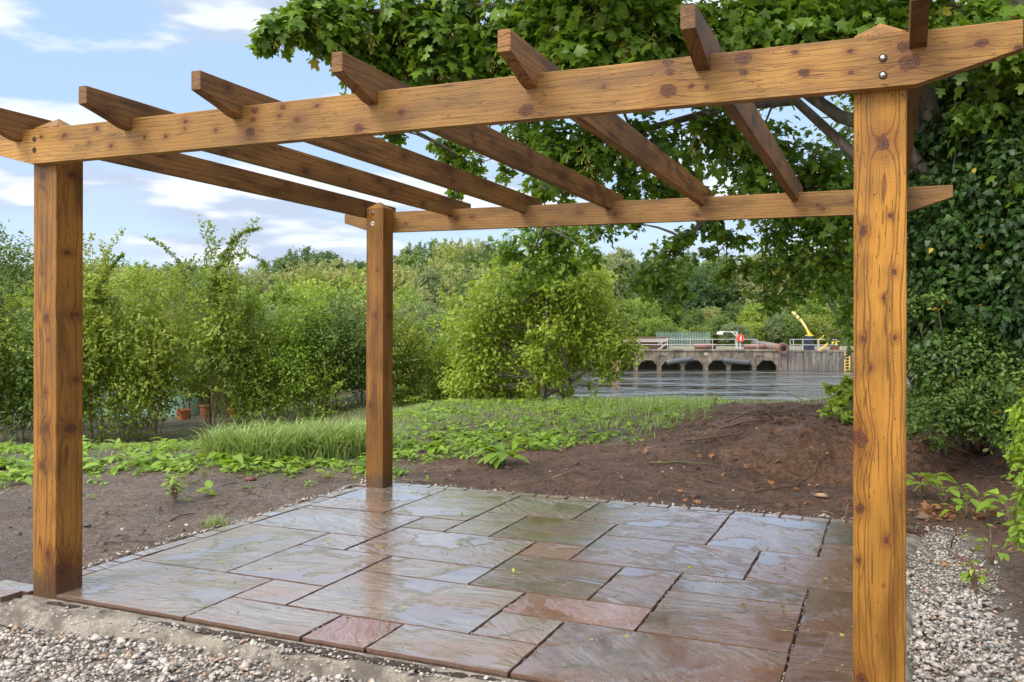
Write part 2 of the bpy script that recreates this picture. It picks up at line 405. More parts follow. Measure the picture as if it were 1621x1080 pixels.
# ------------------------------------------------------------------ patio
G = .305
layout = [(0,0,3,2),(0,2,2,5),(3,1,4,2),(3,0,5,1),(2,2,4,4),(2,4,3,5),(0,5,3,7),(0,7,2,8),(0,8,2,10),(2,7,4,10),(3,6,4,7),(4,6,5,8),
 (4,8,6,10),(5,6,7,8),(3,4,6,6),(4,3,6,4),(4,1,7,3),(5,0,6,1),(6,0,8,1),(7,1,8,2),(7,2,9,3),(6,3,8,5),(6,5,7,6),(8,3,9,5),(6,8,9,10),
 (7,7,9,8),(7,5,10,7),(9,7,11,10),(10,5,12,7),(11,8,12,10),(11,7,12,8),(9,4,11,5),(9,2,11,4),(8,0,11,2),(11,3,12,5),(11,0,12,3)]
pink = {17: 'pinkish', 22: 'pink', 20: 'red', 2: 'pale', 29: 'dark', 34: 'dark red', 35: 'dark red', 15: 'pale'}
def slab_mat(name, c1, c2, c3):
    g = NG(name); p = g.obj(); rd = g.rand()
    ang = g.math('MULTIPLY', rd, 9.)
    vr = g.n('ShaderNodeVectorRotate', rotation_type='Z_AXIS'); g.set(vr.inputs['Vector'], p); g.set(vr.inputs['Angle'], g.math('MULTIPLY_ADD', g.math('FRACT', g.math('MULTIPLY', rd, 7.3)), 1.3, -.35))
    q = g.vmath('ADD', vr.outputs[0], g.vmath('MULTIPLY', rd, (37., 11., 5.)))
    warp = g.noise(q, 3.2, 3, .5, col=True)
    qq = g.vmath('ADD', q, g.vmath('MULTIPLY', warp, (.16, .16, 0)))
    s1 = g.noise(g.mapv(qq, sc=(1.2, 10, 1)), 3.6, 5, .6)
    s2 = g.noise(g.mapv(qq, sc=(2.4, 22, 1)), 5, 5, .65)
    s3 = g.noise(qq, 2.1, 3)
    band = g.math('FRACT', g.math('MULTIPLY', g.noise(g.mapv(qq, sc=(.9, 3.4, 1)), 1.9, 3, .5), 6.))   # riven ledges
    ledge = g.ramp(band, .0, .12)
    col = g.mix(g.ramp(s1, .33, .68), c1, c2)
    col = g.mix(g.math('MULTIPLY', g.ramp(s3, .42, .62), .9), col, c3)
    col = g.mix(g.math('MULTIPLY', g.ramp(s2, .55, .75), .4), col, tuple(x*1.8 for x in c2))
    vein = g.ramp(g.math('ABSOLUTE', g.math('SUBTRACT', g.noise(qq, 1.3, 2), .52)), .004, 0)
    col = g.mix(g.math('MULTIPLY', vein, .45), col, (.34, .28, .22))
    grit = g.ramp(g.noise(p, 210, 2), .68, .74)
    col = g.mix(g.math('MULTIPLY', grit, .5), col, (.05, .035, .025))
    pud = g.ramp(g.math('MULTIPLY_ADD', s1, .25, g.noise(q, 2.3, 3, .5)), .62, .70)                       # standing water films
    h = g.math('MULTIPLY_ADD', s2, .35, s1); h = g.math('MULTIPLY_ADD', ledge, .22, h)
    h = g.math('MULTIPLY', h, g.math('MULTIPLY_ADD', pud, -.86, 1.))
    h = g.math('MULTIPLY_ADD', g.math('MULTIPLY', g.noise(p, 120, 3), g.math('SUBTRACT', 1., pud)), .06, h)
    col = g.mix(g.math('MULTIPLY', pud, .25), col, tuple(x*.6 for x in c1))
    rough = g.math('MULTIPLY_ADD', pud, -.10, g.ramp(s2, .3, .7, .16, .34))
    b = g.bump(h, .8, .010)
    hc = g.math('MULTIPLY', g.math('MULTIPLY_ADD', ledge, .42, g.math('MULTIPLY_ADD', s2, .12, s1)), g.math('MULTIPLY_ADD', pud, -.8, 1.))
    cb = g.bump(hc, .7, .0042)
    n = g.n('ShaderNodeBsdfPrincipled'); g.set(n.inputs['Base Color'], col); g.set(n.inputs['Roughness'], rough); g.set(n.inputs['Normal'], b)
    n.inputs['IOR'].default_value = 1.3; n.inputs['Coat Weight'].default_value = 1.; n.inputs['Coat Roughness'].default_value = .05; n.inputs['Coat IOR'].default_value = 2.0; g.set(n.inputs['Coat Normal'], cb)
    return g.done(n.outputs[0])
SM = {None: slab_mat('wet_sandstone_grey', (.15, .118, .098), (.285, .235, .198), (.215, .138, .10)),
      'pink': slab_mat('wet_sandstone_pink', (.17, .086, .06), (.27, .15, .11), (.22, .10, .07)),
      'dark': slab_mat('wet_sandstone_dark', (.085, .06, .048), (.15, .108, .085), (.13, .075, .055)),
      'dark red': slab_mat('wet_sandstone_plum', (.10, .056, .042), (.165, .10, .076), (.12, .06, .044)),
      'brown': slab_mat('wet_sandstone_brown', (.078, .046, .032), (.185, .118, .082), (.15, .070, .043)),
      'pale': slab_mat('wet_sandstone_pale', (.20, .15, .12), (.28, .22, .18), (.24, .15, .11))}
g = NG('broken_stone_edge'); p = g.pos(); n1 = g.noise(p, 45, 5, .7)
EDGE = g.done(g.principled(g.mix(n1, (.045, .028, .02), (.17, .10, .075)), .7, nrm=g.bump(n1, .9, .004), spec=.25))
patio = empty('patio', (0, 0, 0)); tag(patio, 'wet riven sandstone patio of mixed slabs with a narrow brick-like edging under the pergola', 'patio')
def slab(name, x0, y0, x1, y1, th, mat, top=0., rr=None, jit=.004):
    rr = rr or random
    cx, cy = (x0+x1)/2, (y0+y1)/2; pts = []
    def side(ax, ay, bx, by):
        n = max(3, int(math.hypot(bx-ax, by-ay)/.045)); nxn, nyn = (by-ay), -(bx-ax); ln = math.hypot(nxn, nyn)
        for i in range(n):
            t = i/n; o = rr.uniform(-1, .5)*jit if 0 < i else -jit*.8
            pts.append((ax+(bx-ax)*t+nxn/ln*o, ay+(by-ay)*t+nyn/ln*o))
    side(x0, y0, x1, y0); side(x1, y0, x1, y1); side(x1, y1, x0, y1); side(x0, y1, x0, y0)
    n = len(pts); tx, ty = rr.uniform(-.0025, .0025), rr.uniform(-.0025, .0025); tz = rr.uniform(-.0012, .0012)
    V = []
    for lvl, ins in ((0, .0022), (-.0018, .0004), (-th*.5, -.001), (-th, .004)):
        for (x, y) in pts:
            dx, dy = x-cx, y-cy; k = math.hypot(dx, dy)
            V.append((dx-dx/k*ins*1.2, dy-dy/k*ins*1.2, lvl+(tx*dx+ty*dy+tz if lvl > -.01 else 0)+rr.uniform(-.0008, .0008)*(lvl < 0)))
    Fs = [tuple(range(n)), tuple(reversed(range(3*n, 4*n)))]
    for k in range(3):
        for i in range(n): Fs.append((k*n+i, (k+1)*n+i, (k+1)*n+(i+1) % n, k*n+(i+1) % n))
    o = mesh_np(name, V, Fs, mat, patio); o.location = (cx, cy, top); o.data.materials.append(EDGE)
    mi = np.ones(len(o.data.polygons), np.int32); mi[0] = 0; o.data.polygons.foreach_set('material_index', mi); return o
browns = {21, 23, 24, 25, 26, 27, 28, 31, 32, 33, 13, 30}
rr = random.Random(5)
for i, (a, b, c, d) in enumerate(layout):
    t = pink.get(i); mk = 'pink' if t in ('pinkish', 'pink', 'red') else t if t in SM else None
    if mk is None and i in browns: mk = 'brown'
    if i == 15: mk = None
    gp = .0048
    o = slab('paving_slab', a*G+gp, b*G+gp, c*G-gp, d*G-gp, .024, SM[mk], 0, rr)
    if i == 20: o['label'] = 'long narrow red-brown slab'
    if i == 22: o['label'] = 'small pinkish red slab'
    if i == 17: o['label'] = 'pale pinkish front edge slab'
_mb = MB(); _q = random.Random(17)
for (a, b, c, d) in layout:
    for (x0, y0, x1, y1) in ((a, b, c, b), (a, b, a, d)):
        ln = (abs(x1-x0)+abs(y1-y0))*G; n_ = int(ln*26)
        for _ in range(n_):
            t_ = _q.random(); x_ = (x0+(x1-x0)*t_)*G; y_ = (y0+(y1-y0)*t_)*G
            if x_ < .02 or y_ < .02: continue
            s_ = _q.uniform(.003, .008); _mb.box((x_, y_, -.010+_q.uniform(-.008, .002)), (s_*_q.uniform(1, 3.5) if y0 == y1 else s_, s_ if y0 == y1 else s_*_q.uniform(1, 3.5), .012), _q.uniform(-.3, .3), _q.uniform(-.3, .3))
# edging blocks: left side, back side
def run(along, a, b, fixed, side):
    t = a
    while t < b-.03:
        w_ = rr.choice((.1, .14, .17, .2)); e = min(t+w_, b)
        mk = rr.choice(('pale', 'pale', 'pink', None, 'pale'))
        if along == 'y': slab('edging_block', fixed-.095, t+.004, fixed-.006, e-.004, .035, SM[mk], rr.uniform(-.004, .002), rr)
        else: slab('edging_block', t+.004, fixed+.006, e-.004, fixed+.095, .035, SM[mk], rr.uniform(-.004, .002), rr)
        t = e
run('y', .17, 3.05, 0, 0); run('x', -.1, 3.86, 3.05, 0)
slab('edging_block', -.36, -.13, -.04, -.022, .045, SM['pink'], .004, rr, .004)
slab('edging_block', -.3, -.01, -.02, .085, .04, SM['pale'], -.004, rr, .004)
# right strip of dark cut slabs beside the last post
# bedding under the joints, and the mortar haunch along the front and right
def mortar(name):
    g = NG(name); p = g.pos(); n1 = g.noise(p, 9, 6, .7); n2 = g.noise(p, 70, 5, .7)
    col = g.mix(g.ramp(n1, .38, .62), (.115, .10, .085), (.27, .24, .20)); col = g.mix(g.math('MULTIPLY', g.ramp(n2, .5, .7), .6), col, (.12, .10, .085))
    return g.done(g.principled(col, g.ramp(n1, .4, .6, .8, .5), nrm=g.bump(g.math('MULTIPLY_ADD', n2, .6, n1), .9, .012), spec=.3))
g = NG('joint_dirt'); p = g.pos(); n1 = g.noise(p, 40, 5, .7)
jm = g.done(g.principled(g.mix(g.ramp(n1, .5, .64), (.025, .017, .012), (.09, .066, .05)), .6, nrm=g.bump(n1, 1, .01)))
_mb.build('joint_crumbs', mortar('joint_mortar'), patio)['kind'] = 'stuff'
mb = MB().box((1.79, 1.525, -.045), (3.72, 3.16, .05)); mb.build('mortar_bed', jm, patio)
def haunch(u0, u1, fn, nu, nv):
    us = np.linspace(u0, u1, nu); vs = np.linspace(0, 1, nv); U, Vv = np.meshgrid(us, vs)
    X, Y, Z = fn(U, Vv); Z = Z+.034*(fbm(X*11, Y*11, 60, 6)-.5)*ss(Vv, 0, .25)+.03*(fbm(X*3, Y*3, 66, 3)-.5)*ss(Vv, .1, .5)
    i = np.arange(nu*nv).reshape(nv, nu)
    return np.stack([X, Y, Z], -1).reshape(-1, 3), np.stack([i[:-1, :-1], i[1:, :-1], i[1:, 1:], i[:-1, 1:]], -1).reshape(-1, 4)
def f1(U, V_):
    wdt = .075+.10*(fbm(U*2.2, U*0, 8)-.3)+.12*ss(U, 1.2, .1)
    return U, -.004-V_*wdt, -.018-.010*V_-.07*ss(V_, .7, 1.05)
V1, F1 = haunch(-.5, 3.75, f1, 420, 26)
def f2(U, V_):
    wdt = .12+.12*(fbm(U*2.2, U*0+4, 9)-.3)+.14*ss(U, 2.4, 3.1)
    return 3.664+V_*wdt, U, -.02-.01*V_-.07*ss(V_, .6, 1.05)
V2, F2 = haunch(-.1, 3.05, f2, 300, 18)
hm = mesh_np('mortar_haunch', np.concatenate([V1, V2]), np.concatenate([F1, F2[:, ::-1]+len(V1)]), mortar('rough_mortar'), patio, True)

# ------------------------------------------------------------------ pergola
W_, D_, TX, TY = 3.7507, 3.0238, -.0064, -.0082
ZB, HB, ZR, HR, PR = 2.0017, .1583, 2.1095, .1317, .2392
tilt = lambda x, y: TX*x+TY*y
pergola = empty('pergola', (0, 0, 0)); tag(pergola, 'amber stained timber pergola with four square posts and overhanging rafters over the wet patio', 'pergola')
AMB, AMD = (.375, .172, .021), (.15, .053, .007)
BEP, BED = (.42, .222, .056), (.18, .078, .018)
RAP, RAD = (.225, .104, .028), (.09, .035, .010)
def prism(name, prof, y0, y1, axis, mat, off=(0, 0, 0), wcs=(0, 0, 0), bev=.0025):
    """profile in (along, up) extruded through thickness; axis 'x' boards run along x, 'y' along y"""
    n = len(prof); c = (sum(p[0] for p in prof)/n, sum(p[1] for p in prof)/n)
    V = []; wc = []
    def push(a, u, t):
        wc.append((a+wcs[0], u-off[2]+wcs[1], t-y0+wcs[2]))
        x, y = (a, t) if axis == 'x' else (t, a)
        V.append((x+off[0], y+off[1], u+tilt(x, y)))
    def inset(i):
        p = prof[i]; q = prof[i-1]; r_ = prof[(i+1) % n]
        e1 = Vector((q[0]-p[0], q[1]-p[1])).normalized(); e2 = Vector((r_[0]-p[0], r_[1]-p[1])).normalized()
        return (p[0]+(e1.x+e2.x)*bev*.9, p[1]+(e1.y+e2.y)*bev*.9)
    for t, ins in ((y0, 1), (y0+bev, 0), (y1-bev, 0), (y1, 1)):
        for i in range(n):
            a, u = inset(i) if ins else prof[i]; push(a, u, t)
    Fs = [tuple(range(n)), tuple(reversed(range(3*n, 4*n)))]
    for k in range(3):
        for i in range(n): Fs.append((k*n+i, (k+1)*n+i, (k+1)*n+(i+1) % n, k*n+(i+1) % n))
    o = mesh_np(name, V, Fs, mat, pergola, False, {'wc': ('FLOAT_VECTOR', wc)})
    import bmesh
    bm = bmesh.new(); bm.from_mesh(o.data); bmesh.ops.recalc_face_normals(bm, faces=bm.faces); bm.to_mesh(o.data); bm.free()
    return o
# front beam: knots read off the photograph (column, height share from the bottom, radius)
def beam_x(px):
    t = (px-CXP)/FPX; yb = -.047
    # x where the ray of column px meets the beam face
    dy = yb-CAMP[1]; return CAMP[0]+(t*cY*dy-sY_*dy)/(cY+t*sY_)
fk = [(65,.75,.008),(101,.72,.013),(153,.83,.010),(175,.3,.011),(140,.45,.007),(228,.45,.009),(262,.4,.008),(293,.75,.012),(292,.55,.007),(341,.45,.008),(395,.30,.019),(402,.85,.013),(400,.62,.009),(447,.85,.012),(441,.65,.009),(469,.5,.012),(502,.8,.009),(568,.15,.018),(635,.42,.013),(833,.2,.025),(1055,.92,.016),(1060,.72,.015),(1057,.32,.024),(955,.55,.008),(1095,.38,.011),(1118,.33,.008),(1177,.83,.022),(1176,.55,.012),(1257,.85,.008),(1272,.42,.014),(1346,.33,.009),(1432,.72,.020),(1438,.40,.026),(1345,.75,.008),(1553,.65,.014),(1610,.5,.009)]
fm = wood_mat('beam_timber_front', [(beam_x(a)+.4, b*HB, .0, r) for a, b, r in fk], BEP, BED, (.30, -.02), 1.7, .0065, .5)
fr = [(-.36, ZB+.10), (-.36, ZB+HB), (4.052, ZB+HB), (4.052, ZB+.075), (3.775, ZB), (.036, ZB)]
def wc_shift(o): pass
beam1 = prism('beam', [(a, u) for a, u in fr], -.047, 0, 'x', fm, wcs=(.4, -ZB, 0))
def rand_knots(n, Lh, Wd, th, seed, rmax=.016):
    q = random.Random(seed)
    return [(q.uniform(.1, Lh), q.uniform(.1, .9)*Wd, q.choice((0, th)), q.uniform(.007, rmax)) for _ in range(n)]
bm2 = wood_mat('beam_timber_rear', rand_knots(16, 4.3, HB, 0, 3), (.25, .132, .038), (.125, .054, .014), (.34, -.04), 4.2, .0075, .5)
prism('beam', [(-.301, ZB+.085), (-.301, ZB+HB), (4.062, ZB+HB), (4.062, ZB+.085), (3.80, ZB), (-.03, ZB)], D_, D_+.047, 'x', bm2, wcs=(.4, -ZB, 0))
rx = [-.014, .67, 1.27, 1.916, 2.566, 3.169, 3.803]
for i, x1 in enumerate(rx):
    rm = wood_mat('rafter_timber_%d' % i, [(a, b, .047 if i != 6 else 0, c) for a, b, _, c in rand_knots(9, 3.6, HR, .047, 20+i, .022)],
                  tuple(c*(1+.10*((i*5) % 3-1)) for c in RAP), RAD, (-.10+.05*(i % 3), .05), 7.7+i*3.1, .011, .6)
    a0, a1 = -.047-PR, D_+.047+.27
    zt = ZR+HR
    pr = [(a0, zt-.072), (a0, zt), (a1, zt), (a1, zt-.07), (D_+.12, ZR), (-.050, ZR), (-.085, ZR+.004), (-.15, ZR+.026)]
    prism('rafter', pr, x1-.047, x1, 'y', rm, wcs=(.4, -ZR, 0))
def post(x0, y0, zlo, apex, knots, pale, dk, pith, seed, per=.0085, label=None):
    m = wood_mat('post_timber_%d' % int(seed*10), knots, pale, dk, pith, seed, per, .5, True)
    s = .15; b = .003
    loops = [(zlo, 0), (apex-.052, 0)]
    V = []; wc = []
    outline = []
    for (cx, cy, ax, ay) in ((0, 0, 1, 1), (s, 0, -1, 1), (s, s, -1, -1), (0, s, 1, -1)):
        pr_ = [(cx+ax*b, cy), (cx, cy+ay*b)]
        if ax*ay > 0: pr_ = [(cx, cy+ay*b), (cx+ax*b, cy)]
        outline += pr_
    ctr = (s/2, s/2)
    outline.sort(key=lambda q: math.atan2(q[1]-ctr[1], q[0]-ctr[0]))
    n = len(outline)
    for z in (zlo, apex-.055):
        for (x, y) in outline: V.append((x0+x, y0+y, z)); wc.append((z, x, y))
    for (x, y) in outline:
        V.append((x0+ctr[0]+(x-ctr[0])*.97, y0+ctr[1]+(y-ctr[1])*.97, apex-.053)); wc.append((apex-.05, x, y))
    V.append((x0+ctr[0], y0+ctr[1], apex)); wc.append((apex, s/2, s/2))
    Fs = [tuple(reversed(range(n)))]
    for k in range(2):
        for i in range(n): Fs.append((k*n+i, k*n+(i+1) % n, (k+1)*n+(i+1) % n, (k+1)*n+i))
    for i in range(n): Fs.append((2*n+i, 2*n+(i+1) % n, 3*n))
    return mesh_np('post', V, Fs, m, pergola, False, {'wc': ('FLOAT_VECTOR', wc)})
def kz(py, d): return CAMP[2]-(py-HY)/FPX*d
# near right post (front face y=0, depth about 2.8 m)
kn = [((1400-1352)/84*.15, kz(232, 2.76), .021), ((1367-1352)/84*.15, kz(368, 2.76), .013), ((1417-1352)/84*.15, kz(432, 2.76), .008), ((1401-1352)/84*.15, kz(472, 2.76), .007), ((1418-1352)/84*.15, kz(533, 2.76), .007),
      ((1368-1352)/84*.15, kz(535, 2.76), .008), ((1380-1352)/84*.15, kz(580, 2.76), .006), ((1364-1352)/84*.15, kz(690, 2.76), .026), ((1405-1352)/84*.15, kz(845, 2.76), .009), ((1363-1352)/84*.15, kz(800, 2.76), .014), ((1361-1352)/84*.15, kz(880, 2.76), .008), ((1401-1352)/84*.15, kz(915, 2.76), .003), ((1366-1352)/84*.15, kz(1065, 2.76), .021), ((1410-1352)/84*.15, kz(345, 2.76), .007)]
post_r = post(W_-.15, 0, -.06, 2.21, [(z, x, 0, r) for x, z, r in kn], AMB, AMD, (.078, -.03), 3.3, .0085)
kl = [(.085, kz(505, 4.2), .018), (.06, kz(435, 4.2), .006), (.1, kz(540, 4.2), .006), (.08, kz(620, 4.2), .010), (.085, kz(675, 4.2), .022), (.07, kz(735, 4.2), .012), (.1, kz(870, 4.2), .018), (.06, kz(285, 4.2), .020)]
ks = [(.15, .10, kz(500, 4.27), .014), (.15, .08, kz(675, 4.27), .018), (.15, .06, kz(405, 4.27), .010), (.15, .09, kz(285, 4.27), .014), (.15, .04, kz(890, 4.27), .028), (.15, .11, kz(600, 4.27), .009)]
post_l = post(0, 0, -.075, 2.234, [(z, x, 0, r) for x, z, r in kl]+[(z, x, y, r) for x, y, z, r in ks], (.31, .138, .021), (.115, .042, .007), (.06, .05), 5.9, .0095)
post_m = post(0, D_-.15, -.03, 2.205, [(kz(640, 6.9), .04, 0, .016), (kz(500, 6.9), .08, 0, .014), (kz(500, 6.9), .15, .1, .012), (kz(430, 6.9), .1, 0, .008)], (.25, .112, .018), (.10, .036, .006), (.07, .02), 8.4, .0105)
post_b = post(W_-.15, D_-.15, -.03, 2.19, rand_knots(8, 2.1, .15, .15, 91), AMB, AMD, (.07, .03), 9.1, .01)
steel = plain('zinc_steel', (.62, .63, .64), .28, 1, .2, 40)
darkh = plain('recess_shade', (.045, .022, .012), .8)  # near-black disc on the timber face, standing in for a hole's shade
def bolt(par, x, z, y, head=True):
    mb = MB().lathe((x, y, z), [(.0125, -.0010), (.0118, -.0022)] if True else [], 20, 'Y')
    r_ = mb.build('recess_shade', darkh, par)
    if head:
        mb = MB().lathe((x, y-.0022, z), [(.0088, 0), (.0086, -.0025), (.0065, -.0052), (.003, -.0066), (.0005, -.007)], 20, 'Y')
        mb.build('bolt', steel, par, True)
for z in (2.078+tilt(3.68, 0)+.012, 2.078+tilt(3.68, 0)-.052+.012): bolt(beam1, beam_x(1397), z, -.047)
for z in (ZB+.112, ZB+.062): bolt(beam1, beam_x(54), z, -.047, False)
def zrear(py): return CAMP[2]-(py-HY)/FPX*6.87
for z in (zrear(340), zrear(357)):
    MB().lathe((.058, D_-.15, z), [(.017, -.0008), (.016, -.003)], 20, 'Y').build('washer', steel, post_m)
    MB().lathe((.058, D_-.153, z), [(.0095, 0), (.0092, -.006), (.004, -.009)], 6, 'Y').build('bolt', plain('bolt_steel_dark', (.25, .25, .25), .35, 1), post_m)

# ------------------------------------------------------------------ gravel
def stones_tpl(seed):
    q = np.random.default_rng(seed)
    P_ = np.array([(1, 0, 0), (.35, .9, 0), (-.7, .7, 0), (-1, -.1, 0), (-.3, -.9, 0), (.7, -.7, 0), (.5, .2, .62), (-.2, .5, .7), (-.5, -.2, .6), (.15, -.45, .66), (0, 0, -.6)], float)
    P_ = P_*(1+q.uniform(-.42, .42, P_.shape))
    Fq = np.array([(0, 1, 6), (1, 7, 6), (1, 2, 7), (2, 3, 8), (2, 8, 7), (3, 4, 8), (4, 9, 8), (4, 5, 9), (5, 0, 6), (5, 6, 9), (6, 7, 9), (7, 8, 9), (1, 0, 10), (2, 1, 10), (3, 2, 10), (4, 3, 10), (5, 4, 10), (0, 5, 10)])
    return P_, Fq
def scatter_stones(xy, zf, size, seed):
    q = np.random.default_rng(seed); Vs = []; Fs = []; Ts = []; off = 0
    which = q.integers(0, 6, len(xy))
    for t in range(6):
        Pt, Fq = stones_tpl(100+t+seed); k = which == t; c = xy[k]; n = len(c)
        if n == 0: continue
        s = size[k][:, None, None]; a = q.uniform(0, 6.28, n); tl = q.uniform(-.6, .6, (n, 2))
        sc = q.uniform(.6, 1.25, (n, 1, 3)); p = Pt[None]*sc*s
        ca, sa = np.cos(a)[:, None], np.sin(a)[:, None]
        x = p[..., 0]; y = p[..., 1]; z = p[..., 2]*.8
        z2 = z+x*tl[:, :1]*.6+y*tl[:, 1:]*.6
        X = x*ca-y*sa+c[:, :1]; Y = x*sa+y*ca+c[:, 1:2]; Z = z2+zf[k][:, None]
        Vs.append(np.stack([X, Y, Z], -1).reshape(-1, 3)); m = len(Pt)
        Fs.append((Fq[None]+(np.arange(n)*m)[:, None, None]+off).reshape(-1, 3)); off += n*m
        Ts.append(np.repeat(q.random(n), m))
    return np.concatenate(Vs), np.concatenate(Fs), np.concatenate(Ts)
g = NG('crushed_stone'); t = g.attr('tint'); p = g.pos(); n1 = g.noise(p, 120, 3, .6)
col = g.mix(g.ramp(t, .0, .45), (.17, .16, .157), (.37, .345, .32)); col = g.mix(g.ramp(t, .4, .8), col, (.48, .43, .39)); col = g.mix(g.ramp(t, .86, .9), col, (.33, .22, .15))
col = g.mix(g.ramp(t, .94, .97), col, (.48, .455, .42)); col = g.mix(g.math('MULTIPLY', g.ramp(n1, .45, .65), .35), col, (.2, .17, .14))
stone_m = g.done(g.principled(col, .55, nrm=g.bump(n1, .4, .003), spec=.35))
def apron_pts(n, seed, dens):
    q = np.random.default_rng(seed); x = q.uniform(-1.6, 4.4, n*2); y = q.uniform(-2.1, .05, n*2)
    edge = -(.045+.10*(fbm(x*2.2, x*0, 8)-.3)+.12*ss(x, 1.2, .1))+.02
    k = (y < edge+np.abs(q.normal(0, .05, n*2))*(q.random(n*2) < .4)-.0) | ((x < -.45) & (y < -.1))
    return x[k][:n], y[k][:n]
x, y = apron_pts(50000, 3, 1)
x2 = rng.uniform(3.70, 4.75, 26000); y2 = rng.uniform(-2.1, 3.15, 26000)
wob = fbm(y2*1.7, y2*0+3, 15)
k = (x2 < 4.16+.16*(wob-.4)+.13*ss(y2, 1.2, -.6)-.1*ss(y2, 2.2, 3.1)+rng.normal(0, .035, 26000)) & (x2 > 3.75+.1*ss(y2, 2.4, 3)+rng.normal(0, .03, 26000))
x = np.concatenate([x, x2[k]]); y = np.concatenate([y, y2[k]])
sz = np.clip(rng.lognormal(-4.78, .42, len(x)), .0035, .023)
sz = np.where(x > 3.8, sz*np.where(y > 1.8, .72, 1.0), sz)
zz = gz(x, y)+rng.uniform(-.004, .018, len(x))+np.where(x > 3.8, .008, .0)
hw = .075+.10*(fbm(x*2.2, x*0, 8)-.3)+.12*ss(x, 1.2, .1); v_ = -y/hw; on = (v_ < 1) & (x < 3.7) & (x > -.5)
zz = np.where(on, -.020-.012*v_-.07*ss(v_, .7, 1.05)+.004, zz); sz = np.where(on, sz*.75, sz); kk = ~((y > -.012) & (x < 3.7)); x, y, zz, sz = x[kk], y[kk], zz[kk], sz[kk]
V, F, T = scatter_stones(np.stack([x, y], 1), zz, sz, 5)
tag(mesh_np('gravel', V, F, stone_m, None, False, {'tint': ('FLOAT', T)}), 'pale crushed stone gravel beside the front and right edges of the patio', 'gravel', kind='stuff')
# crumbs of stone and mortar along the left and back edging, small stones in the soil
xs_, ys_ = [], []
t = rng.uniform(0.3, 3.3, 600); xs_.append(-.145-np.abs(rng.normal(0, .03, 600))); ys_.append(t)
t = rng.uniform(-.2, 3.95, 1000); xs_.append(t); ys_.append(3.175+np.abs(rng.normal(0, .03, 1000)))
t = rng.uniform(-4, 6, 1100); xs_.append(t); ys_.append(rng.uniform(-.4, 7.5, 1100))
x = np.concatenate(xs_); y = np.concatenate(ys_); k = ~((x > -.11) & (x < 3.86) & (y > -.4) & (y < 3.16)); x = x[k]; y = y[k]
sz = np.clip(rng.lognormal(-5.15, .45, len(x)), .003, .014)
V, F, T = scatter_stones(np.stack([x, y], 1), gz(x, y)+.003, sz, 9)
tag(mesh_np('rubble', V, F, stone_m, None, False, {'tint': ('FLOAT', T)}), 'loose stone crumbs on the soil along the left and back edging', 'rubble', kind='stuff')

# ------------------------------------------------------------------ foliage kit
def outline_leaf(half, cx=.35, fold=.12, droop=.18):
    top = [(u, v) for u, v in half]; bot = [(u, -v) for u, v in reversed(half[1:-1])]
    o = top+bot; V = [(cx, 0, 0)]+[(u, v, -abs(v)*fold-droop*u*u) for u, v in o]; n = len(o)
    return np.array(V), np.array([(0, 1+i, 1+(i+1) % n) for i in range(n)])
MAPLE = outline_leaf([(0, 0), (-.06, .2), (.0, .47), (.2, .3), (.33, .40), (.58, .56), (.55, .30), (.66, .17), (.84, .2), (1, 0)])
IVYL = outline_leaf([(0, 0), (-.08, .28), (.2, .42), (.35, .27), (.6, .3), (.68, .15), (1, 0)], .3, .1, .1)
OVAL = (np.array([(0, 0, 0), (.35, .27, -.05), (.75, .2, -.09), (1, 0, -.12), (.75, -.2, -.09), (.35, -.27, -.05)]), np.array([(0, 1, 5), (1, 2, 4), (1, 4, 5), (2, 3, 4)]))
SPRIG = (np.array([(0, 0, 0), (.5, .22, .08), (1, .05, -.1), (.5, -.2, .0), (0, 0, 0), (-.1, .5, .25), (.3, .85, .0), (.28, .4, -.12), (0, 0, 0), (-.35, -.4, -.15), (-.2, -.85, .12), (.2, -.5, .1)]),
         np.array([(0, 1, 3), (1, 2, 3), (4, 5, 7), (5, 6, 7), (8, 9, 11), (9, 10, 11)]))
BROAD = outline_leaf([(0, 0), (.08, .14), (.35, .30), (.65, .26), (.88, .12), (1, 0)], .5, -.25, .35)
BLADE = (np.array([(0, .022, 0), (0, -.022, 0), (.38, .02, .0), (.38, -.02, 0), (.72, .013, -.10), (.72, -.013, -.10), (1, 0, -.32)]), np.array([(0, 1, 3), (0, 3, 2), (2, 3, 5), (2, 5, 4), (4, 5, 6)]))
SAMARA = (np.array([(0, 0, 0), (.5, .12, 0), (1, .05, .03), (.9, -.1, 0)]), np.array([(0, 1, 3), (1, 2, 3)]))
def norm(v): return v/np.maximum(np.linalg.norm(v, axis=-1, keepdims=True), 1e-9)
def leaves(name, tpl, pos, nrm, axis, size, tint, mat, parent=None):
    T, Fq = tpl; n = norm(nrm); a = norm(axis-n*(axis*n).sum(-1, keepdims=True)); b = np.cross(n, a); s = size[:, None, None]
    wv = (.4+2.2*np.random.default_rng(len(pos)).random(len(pos)))[:, None, None]
    V = pos[:, None]+s*(T[None, :, :1]*a[:, None]+T[None, :, 1:2]*b[:, None]+T[None, :, 2:]*n[:, None]*wv); m = len(T)
    F = (Fq[None]+(np.arange(len(pos))*m)[:, None, None]).reshape(-1, 3)
    return mesh_np(name, V.reshape(-1, 3), F, mat, parent, False, {'tint': ('FLOAT', np.repeat(tint, m))})
